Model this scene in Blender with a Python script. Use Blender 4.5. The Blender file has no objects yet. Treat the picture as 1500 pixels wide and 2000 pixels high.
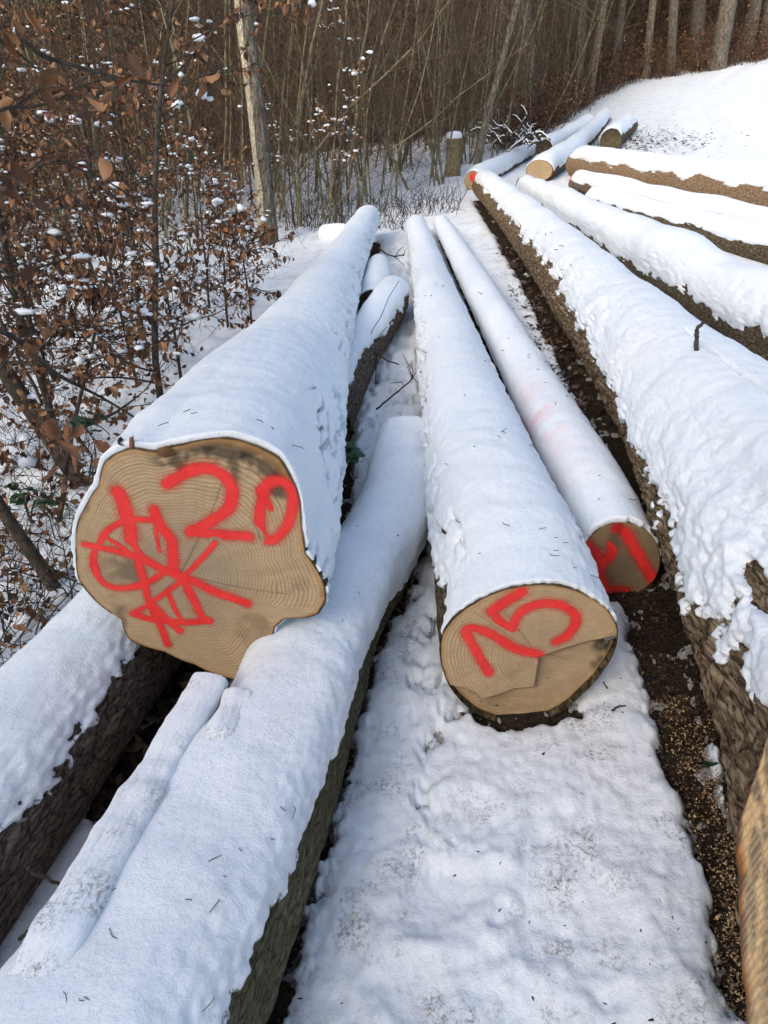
import bpy, math, random
import numpy as np
from math import radians as RAD
rng = np.random.default_rng(7)
random.seed(7)
S = bpy.context.scene
COL = S.collection

# ------------------------------------------------------------------ camera, sky, sun, exposure
CAM_Z, PITCH, FOC = 1.6, RAD(27.0), 24.0 / 34.6 * 2000.0
cam = bpy.data.cameras.new('camera')
cam.lens, cam.sensor_width, cam.sensor_fit = 24.0, 34.6, 'AUTO'
cam.clip_start, cam.clip_end = 0.05, 1000.0
camo = bpy.data.objects.new('camera', cam)
camo.location = (0, 0, CAM_Z)
camo.rotation_euler = (RAD(90) - PITCH, 0, 0)
COL.objects.link(camo)
S.camera = camo

SUN_EL, SUN_AZ = RAD(30), RAD(215)          # azimuth of the sun, clockwise from +Y (behind the camera, to its left)
W = bpy.data.worlds.new('World'); S.world = W; W.use_nodes = True
wn = W.node_tree
sky = wn.nodes.new('ShaderNodeTexSky'); sky.sky_type = 'NISHITA'; sky.sun_disc = False
sky.sun_elevation = SUN_EL; sky.sun_rotation = SUN_AZ
sky.air_density = 1.0; sky.dust_density = 3.0; sky.ozone_density = 1.0
wn.links.new(sky.outputs[0], wn.nodes['Background'].inputs[0])
wn.nodes['Background'].inputs[1].default_value = 0.165
sl = bpy.data.lights.new('sun', 'SUN'); sl.energy = 0.85; sl.angle = RAD(16); sl.color = (1.0, 0.94, 0.85)
so = bpy.data.objects.new('sun', sl); COL.objects.link(so)
so.rotation_euler = (RAD(90) - SUN_EL, 0, -SUN_AZ + math.pi)
# a sun lamp shines along its -Z: aim it explicitly
from mathutils import Vector
sd = Vector((math.sin(SUN_AZ) * math.cos(SUN_EL), math.cos(SUN_AZ) * math.cos(SUN_EL), math.sin(SUN_EL)))
so.rotation_euler = sd.to_track_quat('Z', 'Y').to_euler()
so.location = (0, 0, 30)
S.view_settings.view_transform = 'Standard'; S.view_settings.look = 'None'
S.view_settings.exposure = 0.92; S.view_settings.gamma = 1.0
S.render.engine = 'CYCLES'
S.cycles.use_denoising = True
S.cycles.max_bounces = 6; S.cycles.diffuse_bounces = 4; S.cycles.transparent_max_bounces = 12

# ------------------------------------------------------------------ numbers
def _h(ix, iy, iz):
    h = (ix * 374761393 + iy * 668265263 + iz * 1274126177) & 0xFFFFFFFF
    h = ((h ^ (h >> 13)) * 1274126177) & 0xFFFFFFFF
    return h ^ (h >> 16)
_G = np.array([(1,1,0),(-1,1,0),(1,-1,0),(-1,-1,0),(1,0,1),(-1,0,1),(1,0,-1),(-1,0,-1),(0,1,1),(0,-1,1),(0,1,-1),(0,-1,-1),(1,1,0),(-1,1,0),(0,-1,1),(0,-1,-1)], np.float32)
def noise(x, y, z=0.0):
    x, y, z = np.broadcast_arrays(np.asarray(x, np.float64), np.asarray(y, np.float64), np.asarray(z, np.float64))
    xi, yi, zi = np.floor(x), np.floor(y), np.floor(z)
    xf, yf, zf = (x - xi).astype(np.float32), (y - yi).astype(np.float32), (z - zi).astype(np.float32)
    xi, yi, zi = xi.astype(np.int64), yi.astype(np.int64), zi.astype(np.int64)
    f = lambda t: t * t * t * (t * (t * 6 - 15) + 10)
    u, v, w = f(xf), f(yf), f(zf)
    out = 0
    for dx in (0, 1):
        wx = u if dx else 1 - u
        for dy in (0, 1):
            wy = v if dy else 1 - v
            for dz in (0, 1):
                wz = w if dz else 1 - w
                g = _G[_h(xi + dx, yi + dy, zi + dz) & 15]
                out = out + wx * wy * wz * (g[..., 0] * (xf - dx) + g[..., 1] * (yf - dy) + g[..., 2] * (zf - dz))
    return out
def fbm(x, y, z=0.0, o=3):
    s, a = 0, 1.0
    for i in range(o):
        s = s + a * noise(x * 2 ** i + 17 * i, y * 2 ** i - 9 * i, z * 2 ** i + 5 * i); a *= .5
    return s
def sstep(a, b, x):
    t = np.clip((x - a) / (b - a), 0, 1); return t * t * (3 - 2 * t)
def cubic(xs, ys, x):
    """smooth interpolation through nodes (Hermite)."""
    xs = np.asarray(xs, float); ys = np.asarray(ys, float); x = np.clip(x, xs[0], xs[-1])
    d = np.diff(ys) / np.diff(xs); m = np.concatenate([[d[0]], (d[:-1] + d[1:]) / 2, [d[-1]]])
    i = np.clip(np.searchsorted(xs, x) - 1, 0, len(xs) - 2)
    h = xs[i + 1] - xs[i]; t = (x - xs[i]) / h
    return (2*t**3 - 3*t**2 + 1)*ys[i] + (t**3 - 2*t**2 + t)*h*m[i] + (3*t**2 - 2*t**3)*ys[i+1] + (t**3 - t**2)*h*m[i+1]
CP, SP = math.cos(PITCH), math.sin(PITCH)
def ray(px, py):
    x = (px - 750) / FOC; y = (1000 - py) / FOC
    return np.array([x, CP + y * SP, -SP + y * CP])
def at(px, py, Y):
    """the point of the place at depth Y seen at photo pixel px, py."""
    d = ray(px, py); return np.array([0, 0, CAM_Z]) + d * (Y / d[1])
def zg(x, y):
    """height of the ground: one slope uphill to the back and to the right."""
    x = np.asarray(x, float); y = np.asarray(y, float)
    sp = np.logaddexp(0, (np.minimum(y, 70) - 14) / 2.0) * 2.0
    base = .05 * (np.maximum(np.minimum(y, 90), -6) - 1.67) + .1 * (np.clip(x, -25, 45) - .37)
    return base + .07 * sp * sstep(3, 11, x) - .10 * sstep(.7, 2.2, -x) * sstep(12, 6, y)
def ground_at(px, py):
    d = ray(px, py); lo, hi = .2, 90.
    for t in np.geomspace(.2, 90, 400):
        if CAM_Z + d[2] * t < zg(d[0] * t, d[1] * t): hi = t; break
        lo = t
    for _ in range(30):
        t = (lo + hi) / 2
        if CAM_Z + d[2] * t < zg(d[0] * t, d[1] * t): hi = t
        else: lo = t
    return np.array([d[0] * hi, d[1] * hi, float(zg(d[0] * hi, d[1] * hi))])

# ------------------------------------------------------------------ mesh and object helpers
def link(name, me, parent=None, mats=()):
    o = bpy.data.objects.new(name, me); COL.objects.link(o)
    if parent is not None: o.parent = parent
    for m in mats:
        if me is not None: me.materials.append(m)
    return o
def mesh(name, V, Fq=None, Ft=None, smooth=True, attrs=None):
    V = np.asarray(V, np.float32).reshape(-1, 3)
    nq = 0 if Fq is None else len(Fq); nt = 0 if Ft is None else len(Ft)
    me = bpy.data.meshes.new(name)
    me.vertices.add(len(V)); me.vertices.foreach_set('co', V.ravel())
    idx = []
    if nq: idx.append(np.asarray(Fq, np.int32).ravel())
    if nt: idx.append(np.asarray(Ft, np.int32).ravel())
    idx = np.concatenate(idx)
    me.loops.add(len(idx)); me.loops.foreach_set('vertex_index', idx)
    st = np.concatenate([np.arange(nq) * 4, nq * 4 + np.arange(nt) * 3]).astype(np.int32)
    me.polygons.add(nq + nt); me.polygons.foreach_set('loop_start', st)
    me.polygons.foreach_set('use_smooth', np.full(nq + nt, smooth))
    for k, a in (attrs or {}).items():
        a = np.asarray(a, np.float32)
        at_ = me.attributes.new(k, 'FLOAT', 'POINT'); at_.data.foreach_set('value', a.ravel())
    me.update(calc_edges=True); me.validate()
    return me
def grid_faces(nu, nv, wrap=False):
    i = np.arange(nu - 1)[:, None]; j = np.arange(nv if wrap else nv - 1)[None]
    a = i * nv + j; b = i * nv + (j + 1) % nv
    return np.stack([a, b, b + nv, a + nv], -1).reshape(-1, 4)
def empty(name, loc, label=None, cat=None, group=None):
    o = bpy.data.objects.new(name, None); COL.objects.link(o); o.location = loc
    o.empty_display_size = .1
    return tag(o, label, cat, group)
def tag(o, label=None, cat=None, group=None, kind=None):
    if label: o['label'] = label
    if cat: o['category'] = cat
    if group: o['group'] = group
    if kind: o['kind'] = kind
    return o
class MB:
    """collects tubes, leaves and lumps into one mesh."""
    def __init__(s): s.V, s.Q, s.T, s.n, s.A = [], [], [], 0, []
    def add(s, V, Q=None, T=None, a=0.0):
        V = np.asarray(V, float).reshape(-1, 3)
        if Q is not None and len(Q): s.Q.append(np.asarray(Q) + s.n)
        if T is not None and len(T): s.T.append(np.asarray(T) + s.n)
        s.V.append(V); s.A.append(np.broadcast_to(a, len(V))); s.n += len(V)
    def tube(s, P, R, k=5, cap=True):
        P = np.asarray(P, float); R = np.broadcast_to(np.asarray(R, float), len(P))
        T = np.gradient(P, axis=0); T /= np.linalg.norm(T, axis=1)[:, None] + 1e-12
        ref = np.array([0, 0, 1.]) if abs(T[:, 2]).mean() < .85 else np.array([1., 0, 0])
        a = np.cross(T, ref); a /= np.linalg.norm(a, axis=1)[:, None] + 1e-12
        b = np.cross(T, a); th = np.linspace(0, 2 * np.pi, k, endpoint=False)
        V = P[:, None] + R[:, None, None] * (a[:, None] * np.cos(th)[None, :, None] + b[:, None] * np.sin(th)[None, :, None])
        n = len(P); T_ = []
        V = V.reshape(-1, 3)
        if cap:
            V = np.concatenate([V, P[-1:] + T[-1:] * R[-1] * .5, P[:1]])
            T_ = [((n - 1) * k + (j + 1) % k, (n - 1) * k + j, n * k) for j in range(k)] + [(j, (j + 1) % k, n * k + 1) for j in range(k)]
        s.add(V, grid_faces(n, k, True), T_)
    def blob(s, c, r, seed=0):
        """an uneven lump of snow."""
        nu, nv = 6, 9
        ph = np.linspace(.12, np.pi - .12, nu)[:, None]; th = np.linspace(0, 2 * np.pi, nv, endpoint=False)[None]
        D = np.stack([np.sin(ph) * np.cos(th), np.sin(ph) * np.sin(th), np.cos(ph) + 0 * th], -1)
        k = 1 + .6 * noise(D[..., 0] * 1.9 + seed * 3.1, D[..., 1] * 1.7, D[..., 2] * 1.7 + seed)
        V = np.asarray(c) + D * k[..., None] * np.asarray(r)
        V = np.concatenate([V.reshape(-1, 3), [V[0].mean(0), V[-1].mean(0)]])
        T_ = [(j, (j + 1) % nv, nu * nv) for j in range(nv)] + [((nu - 1) * nv + (j + 1) % nv, (nu - 1) * nv + j, nu * nv + 1) for j in range(nv)]
        s.add(V, grid_faces(nu, nv, True)[:, ::-1], T_)
    def arrays(s):
        V = np.concatenate(s.V); Q = np.concatenate(s.Q) if s.Q else None; T = np.concatenate(s.T) if s.T else None
        return V, Q, T
    def build(s, name, mat, parent=None, smooth=True, org=None):
        V, Q, T = s.arrays()
        if org is not None: V = V - np.asarray(org)
        return link(name, mesh(name, V, Q, T, smooth, {'tint': np.concatenate(s.A)}), parent, [mat])

# ------------------------------------------------------------------ materials
class NT:
    def __init__(s, name, rough=.8, spec=.3):
        s.m = bpy.data.materials.new(name); s.m.use_nodes = True; s.t = s.m.node_tree
        s.b = s.t.nodes['Principled BSDF']; s.b.inputs['Roughness'].default_value = rough
        s.b.inputs['Specular IOR Level'].default_value = spec
        s.out = s.t.nodes['Material Output']
        tc = s.t.nodes.new('ShaderNodeTexCoord'); s.obj = tc.outputs['Object']
    def n(s, typ, **k):
        nd = s.t.nodes.new('ShaderNode' + typ)
        for a, v in k.items(): setattr(nd, a, v)
        return nd
    def l(s, a, b): s.t.links.new(a, b)
    def noise(s, scale, detail=4, rough=.6, vec=None, stretch=None, dist=0):
        nd = s.n('TexNoise'); nd.inputs['Scale'].default_value = scale; nd.inputs['Detail'].default_value = detail
        nd.inputs['Roughness'].default_value = rough; nd.inputs['Distortion'].default_value = dist
        v = vec or s.obj
        if stretch:
            mp = s.n('Mapping'); mp.inputs['Scale'].default_value = stretch; s.l(v, mp.inputs[0]); v = mp.outputs[0]
        s.l(v, nd.inputs['Vector']); return nd.outputs['Fac']
    def voro(s, scale, stretch=None, feature='F1', vec=None):
        nd = s.n('TexVoronoi', feature=feature); nd.inputs['Scale'].default_value = scale
        v = vec or s.obj
        if stretch:
            mp = s.n('Mapping'); mp.inputs['Scale'].default_value = stretch; s.l(v, mp.inputs[0]); v = mp.outputs[0]
        s.l(v, nd.inputs['Vector']); return nd
    def ramp(s, fac, stops):
        r = s.n('ValToRGB'); e = r.color_ramp.elements
        while len(e) < len(stops): e.new(.5)
        for i, (p, c) in enumerate(stops):
            e[i].position = p; e[i].color = (*c, 1) if len(c) == 3 else c
        s.l(fac, r.inputs[0]); return r.outputs[0]
    def mix(s, f, a, b, mode='MIX'):
        x = s.n('Mix', data_type='RGBA', blend_type=mode)
        for sock, v in ((x.inputs[0], f), (x.inputs[6], a), (x.inputs[7], b)):
            if hasattr(v, 'is_output'): s.l(v, sock)
            elif isinstance(v, (int, float)): sock.default_value = v
            else: sock.default_value = (*v, 1)
        return x.outputs[2]
    def math(s, op, a, b=0, c=0):
        x = s.n('Math', operation=op)
        for i, v in enumerate((a, b, c)):
            if hasattr(v, 'is_output'): s.l(v, x.inputs[i])
            else: x.inputs[i].default_value = v
        return x.outputs[0]
    def attr(s, name): return s.n('Attribute', attribute_name=name).outputs['Fac']
    def col(s, c):
        if hasattr(c, 'is_output'): s.l(c, s.b.inputs['Base Color'])
        else: s.b.inputs['Base Color'].default_value = (*c, 1)
    def bump(s, *hs):
        prev = None
        for h, st, d in hs:
            b = s.n('Bump'); b.inputs['Strength'].default_value = st; b.inputs['Distance'].default_value = d
            s.l(h, b.inputs['Height'])
            if prev: s.l(prev, b.inputs['Normal'])
            prev = b.outputs[0]
        s.l(prev, s.b.inputs['Normal'])

def mat_snow(name, dirt=.0, pink=False):
    k = NT(name, .55, .25)
    big = k.noise(2.2, 3); g = k.noise(160, 3, .7); g2 = k.noise(48, 4, .65); cl = k.noise(14, 4, .6)
    c = k.ramp(big, [(.3, (.765, .825, .86)), (.7, (.85, .88, .885))])
    gr = k.noise(75, 6, .85); c = k.mix(k.ramp(gr, [(.34, (.6,) * 3), (.50, (0,) * 3)]), c, (.64, .68, .75))
    c = k.mix(k.ramp(g, [(.30, (.35,) * 3), (.46, (0,) * 3)]), c, (.64, .67, .72))
    th = k.attr('thin'); pep = k.noise(105, 4, .75)
    c = k.mix(k.ramp(k.math('ADD', k.math('MULTIPLY', th, .55), k.math('MULTIPLY', pep, .75)), [(.80, (0,) * 3), (.88, (.8,) * 3)]), c, (.10, .08, .062))
    if dirt:
        d1 = k.noise(6.5, 5, .62); d2 = k.noise(85, 5, .8)
        dm = k.math('MULTIPLY', k.ramp(d1, [(.50, (0,) * 3), (.64, (1,) * 3)]), k.ramp(d2, [(.47, (0,) * 3), (.60, (1,) * 3)]))
        c = k.mix(k.math('MULTIPLY', dm, dirt), c, (.17, .145, .125))
        st = k.noise(1.7, 3)
        c = k.mix(k.math('MULTIPLY', k.ramp(st, [(.5, (0,) * 3), (.72, (1,) * 3)]), .22 * min(dirt * 2, 1)), c, (.72, .62, .52))
    if pink:
        p = k.noise(6, 5)
        c = k.mix(k.math('MULTIPLY', k.math('MULTIPLY', k.attr('tint'), k.ramp(p, [(.4, (0,) * 3), (.65, (1,) * 3)])), .5), c, (.85, .35, .33))
    k.col(c)
    k.b.inputs['Subsurface Weight'].default_value = 0.0
    k.bump((cl, .25, .02), (gr, .55, .007), (g, .6, .003))
    return k.m
SNOW = mat_snow('snow'); SNOW_DIRTY = mat_snow('snow_with_dirt', .8); SNOW_PINK = mat_snow('snow_with_overspray', .1, True)
SNOW_SLIGHT = mat_snow('snow_slightly_soiled', .16)

def mat_bark(name, dark, mid, light, green=0.0, scale=1.0, axis=(1, 1, .3)):
    k = NT(name, .9, .15)
    n1 = k.noise(40 * scale, 8, .68, stretch=axis, dist=.5); n2 = k.noise(3, 4); n3 = k.noise(95 * scale, 5, .7, stretch=axis)
    v = k.voro(34 * scale, axis, 'DISTANCE_TO_EDGE', None)
    rg = k.math('ABSOLUTE', k.math('MULTIPLY_ADD', n1, 2, -1))
    f = k.math('ADD', k.math('MULTIPLY', k.math('MINIMUM', k.math('MULTIPLY', rg, 5.5), 1), .6), k.math('MULTIPLY', k.math('MINIMUM', k.math('MULTIPLY', v.outputs['Distance'], 9.0), 1), .4))
    f = k.math('ADD', k.math('MULTIPLY', f, .72), k.math('MULTIPLY', k.math('SUBTRACT', n3, .36), .95))
    c = k.ramp(f, [(.22, dark), (.50, mid), (.86, light)])
    if green: c = k.mix(k.math('MULTIPLY', k.ramp(n2, [(.35, (0,) * 3), (.65, (1,) * 3)]), green), c, (.085, .085, .03))
    k.col(c)
    k.bump((f, 1.0, .016), (n3, .6, .006))
    return k.m
# local axes of a log: y is along it
BARK = mat_bark('spruce_bark', (.035, .025, .017), (.13, .095, .058), (.30, .235, .15), .25, 1.0, (1, .4, 1))
BARK_OLD = mat_bark('furrowed_bark', (.035, .022, .013), (.20, .135, .078), (.46, .345, .22), .1, .9, (1, .22, 1))
BARK_GREEN = mat_bark('mossy_bark', (.09, .076, .04), (.30, .26, .145), (.48, .43, .28), .5, 1.4, (1, .3, 1))
BARK_WET = mat_bark('wet_brown_bark', (.045, .032, .024), (.17, .125, .092), (.31, .245, .19), 0, 1.2, (1, .3, 1))
BARK_ORANGE = mat_bark('rubbed_orange_bark', (.11, .07, .04), (.32, .21, .12), (.48, .34, .21), 0, .7, (1, .8, 1))

def mat_face(name, rings, tone=1.0, rim=.972, grey=.5):
    k = NT(name, .75, .2)
    r = k.attr('ring'); ang = k.attr('ang')
    wob = k.noise(7, 3); wob2 = k.noise(26, 3)
    t = k.math('ADD', k.math('MULTIPLY', k.math('POWER', r, 1.0), rings), k.math('ADD', k.math('MULTIPLY', wob, 3.0), k.math('MULTIPLY', wob2, .9)))
    fr = k.math('FRACT', t)
    late = k.ramp(fr, [(0, (.15,) * 3), (.45, (.0,) * 3), (.86, (1,) * 3), (1, (.3,) * 3)])
    fl = k.math('FLOOR', t)
    wn_ = k.n('TexWhiteNoise', noise_dimensions='1D'); k.l(fl, wn_.inputs['W'])
    amp = k.math('MULTIPLY_ADD', wn_.outputs['Value'], .5, .42)
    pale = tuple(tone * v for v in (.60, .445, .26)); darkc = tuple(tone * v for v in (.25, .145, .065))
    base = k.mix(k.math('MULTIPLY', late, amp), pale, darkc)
    # greyer, wetter heart; radial medullary streaks; saw marks; cracks and painted step shade
    hn = k.noise(3.2, 5, .6)
    heart = k.math('MULTIPLY', k.ramp(k.math('ADD', r, k.math('MULTIPLY', k.math('SUBTRACT', hn, .5), .55)), [(.32, (1,) * 3), (.72, (0,) * 3)]), grey)
    base = k.mix(heart, base, tuple(tone * v for v in (.33, .262, .185)))
    cmb = k.n('CombineXYZ'); k.l(k.math('MULTIPLY', ang, 16), cmb.inputs[0]); k.l(k.math('MULTIPLY', r, 1.2), cmb.inputs[1])
    st = k.noise(1.0, 5, .7, vec=cmb.outputs[0])
    base = k.mix(k.ramp(st, [(.35, (.28,) * 3), (.55, (0,) * 3)]), base, tuple(tone * v for v in (.27, .18, .10)))
    base = k.mix(k.ramp(st, [(.55, (0,) * 3), (.75, (.22,) * 3)]), base, tuple(tone * v for v in (.66, .50, .31)))
    saw = k.noise(9, 5, .7, stretch=(1.5, 1, 22), dist=.3)
    base = k.mix(k.ramp(saw, [(.40, (.42,) * 3), (.6, (0,) * 3)]), base, tuple(tone * v for v in (.36, .25, .145)))
    blot = k.noise(5, 6, .7)
    base = k.mix(k.ramp(blot, [(.60, (0,) * 3), (.74, (.45,) * 3)]), base, (.17, .12, .075))
    base = k.mix(k.attr('stain'), base, (.045, .034, .024))
    base = k.mix(k.attr('crack'), base, (.07, .045, .028))
    rimn = k.math('ADD', r, k.math('MULTIPLY', k.math('SUBTRACT', wob2, .5), .02))
    base = k.mix(k.ramp(rimn, [(rim - .035, (0,) * 3), (rim, (.75,) * 3)]), base, (.40, .22, .08))
    base = k.mix(k.ramp(rimn, [(rim, (0,) * 3), (rim + .008, (1,) * 3)]), base, (.075, .042, .022))
    k.col(base)
    k.bump((late, .35, .0012), (saw, .5, .003), (k.noise(220, 3, .7), .5, .002))
    return k.m
FACE_BIG = mat_face('cut_spruce_big', 40, .86, .988, .6)
FACE_MID = mat_face('cut_spruce_mid', 34, .90, .986, .3)
FACE_SHADED = mat_face('cut_spruce_shaded', 40, .5, .975, .8)  # darker copy of the cut wood, shade put into its tone
FACE_FAR = mat_face('cut_spruce_far', 16, .75, .95, .2)

def mat_paint():
    k = NT('red_spray_paint', .45, .3)
    a = k.attr('paint'); n1 = k.noise(120, 4, .7); n2 = k.noise(14, 3)
    k.col(k.ramp(n2, [(.3, (.74, .026, .026)), (.7, (.86, .055, .045))]))
    al = k.math('ADD', a, k.math('MULTIPLY', k.math('SUBTRACT', n1, .5), .55))
    al = k.ramp(al, [(.15, (0,) * 3), (.85, (.92,) * 3)])
    k.l(al, k.b.inputs['Alpha'])
    return k.m
PAINT = mat_paint()

def mat_simple(name, stops, scale=20, rough=.85, spec=.2, bump=None, tint=0, trans=0):
    k = NT(name, rough, spec)
    nz = k.noise(scale, 4, .65)
    f = nz
    if tint: f = k.math('ADD', k.math('MULTIPLY', nz, 1 - tint), k.math('MULTIPLY', k.attr('tint'), tint))
    k.col(k.ramp(f, stops))
    if bump: k.bump((nz, *bump))
    return k.m
STEM = mat_simple('sapling_bark', [(.3, (.06, .052, .03)), (.5, (.15, .13, .078)), (.7, (.29, .26, .17))], 9, bump=(.4, .01))
STEM_DARK = mat_simple('dark_stem_bark', [(.3, (.02, .016, .012)), (.55, (.06, .048, .035)), (.75, (.11, .095, .07))], 25, bump=(.5, .01))
TWIG = mat_simple('twig_bark', [(.3, (.055, .04, .025)), (.7, (.16, .12, .078))], 12)
TWIG_RED = mat_simple('reddish_twigs', [(.35, (.022, .014, .010)), (.5, (.07, .043, .028)), (.64, (.24, .145, .09))], 6)
TRUNK_PALE = mat_bark('pale_trunk_bark', (.07, .055, .035), (.20, .165, .115), (.38, .33, .25), .2, .5, (1, 1, .5))
TRUNK_GREY = mat_bark('grey_trunk_bark', (.05, .042, .035), (.12, .105, .085), (.22, .20, .165), .15, .4, (1, 1, .3))
LEAF = mat_simple('dead_beech_leaf', [(.22, (.038, .017, .010)), (.45, (.12, .054, .025)), (.66, (.24, .110, .048)), (.85, (.38, .22, .11))], 5, .6, .3, tint=.75)
LITTER = mat_simple('dark_leaf_litter', [(.2, (.016, .010, .007)), (.55, (.055, .034, .022)), (.85, (.15, .10, .065))], 40, .85, .15, tint=.7)
LEAF_BIG = mat_simple('dead_oak_leaf', [(.25, (.09, .038, .018)), (.55, (.19, .085, .038)), (.8, (.30, .15, .07))], 22, .6, .3, bump=(.5, .004), tint=.3)
LEAF_GREEN = mat_simple('bramble_leaf_green', [(.3, (.010, .026, .010)), (.6, (.022, .055, .018)), (.8, (.05, .10, .035))], 18, .4, .4, bump=(.5, .004))
NEEDLE = mat_simple('conifer_needles', [(.3, (.006, .010, .006)), (.7, (.028, .038, .022))], 2)
SOIL = (lambda k: (k.col(k.ramp(k.math('ADD', k.math('MULTIPLY', k.noise(55, 6, .75), .7), k.math('MULTIPLY', k.noise(7, 4), .3)),
        [(.35, (.012, .009, .006)), (.52, (.04, .029, .019)), (.66, (.085, .064, .042)), (.8, (.22, .17, .11))])),
        k.bump((k.noise(60, 5, .7), 1.0, .02), (k.noise(14, 4), .8, .05)), k.m)[-1])(NT('dark_forest_soil', .95, .1))
CHIP = mat_simple('fresh_wood_chips', [(.3, (.30, .19, .09)), (.7, (.62, .45, .25))], 30, tint=.5)
def mat_fibre():
    k = NT('fresh_cut_flare', .7, .2)
    n1 = k.noise(30, 6, .7, stretch=(1, .12, 1), dist=.6); n2 = k.noise(11, 4, stretch=(1, .5, 1)); e = k.attr('edge')
    c = k.ramp(n1, [(.3, (.52, .33, .15)), (.5, (.62, .42, .21)), (.7, (.70, .51, .28))])
    c = k.mix(k.ramp(n2, [(.55, (0,) * 3), (.75, (.25,) * 3)]), c, (.45, .27, .12))
    e2 = k.math('ADD', e, k.math('MULTIPLY', k.math('MULTIPLY', k.math('SUBTRACT', n2, .5), .5), e))
    hair = k.noise(150, 4, .7, stretch=(1, .1, 1)); c = k.mix(k.ramp(hair, [(.35, (.45,) * 3), (.5, (0,) * 3)]), c, (.34, .20, .09)); c = k.mix(k.ramp(hair, [(.55, (0,) * 3), (.7, (.5,) * 3)]), c, (.80, .64, .42))
    c = k.mix(k.ramp(e2, [(.35, (0,) * 3), (.7, (1,) * 3)]), c, (.30, .11, .03))
    c = k.mix(k.ramp(e2, [(.8, (0,) * 3), (.98, (1,) * 3)]), c, (.09, .045, .02))
    k.col(c); k.bump((hair, .5, .002)); return k.m
FIBRE = mat_fibre()
POSTWOOD = mat_bark('stripped_post_wood', (.10, .07, .035), (.30, .22, .12), (.46, .37, .22), .2, .8, (1, 1, .25))

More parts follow.
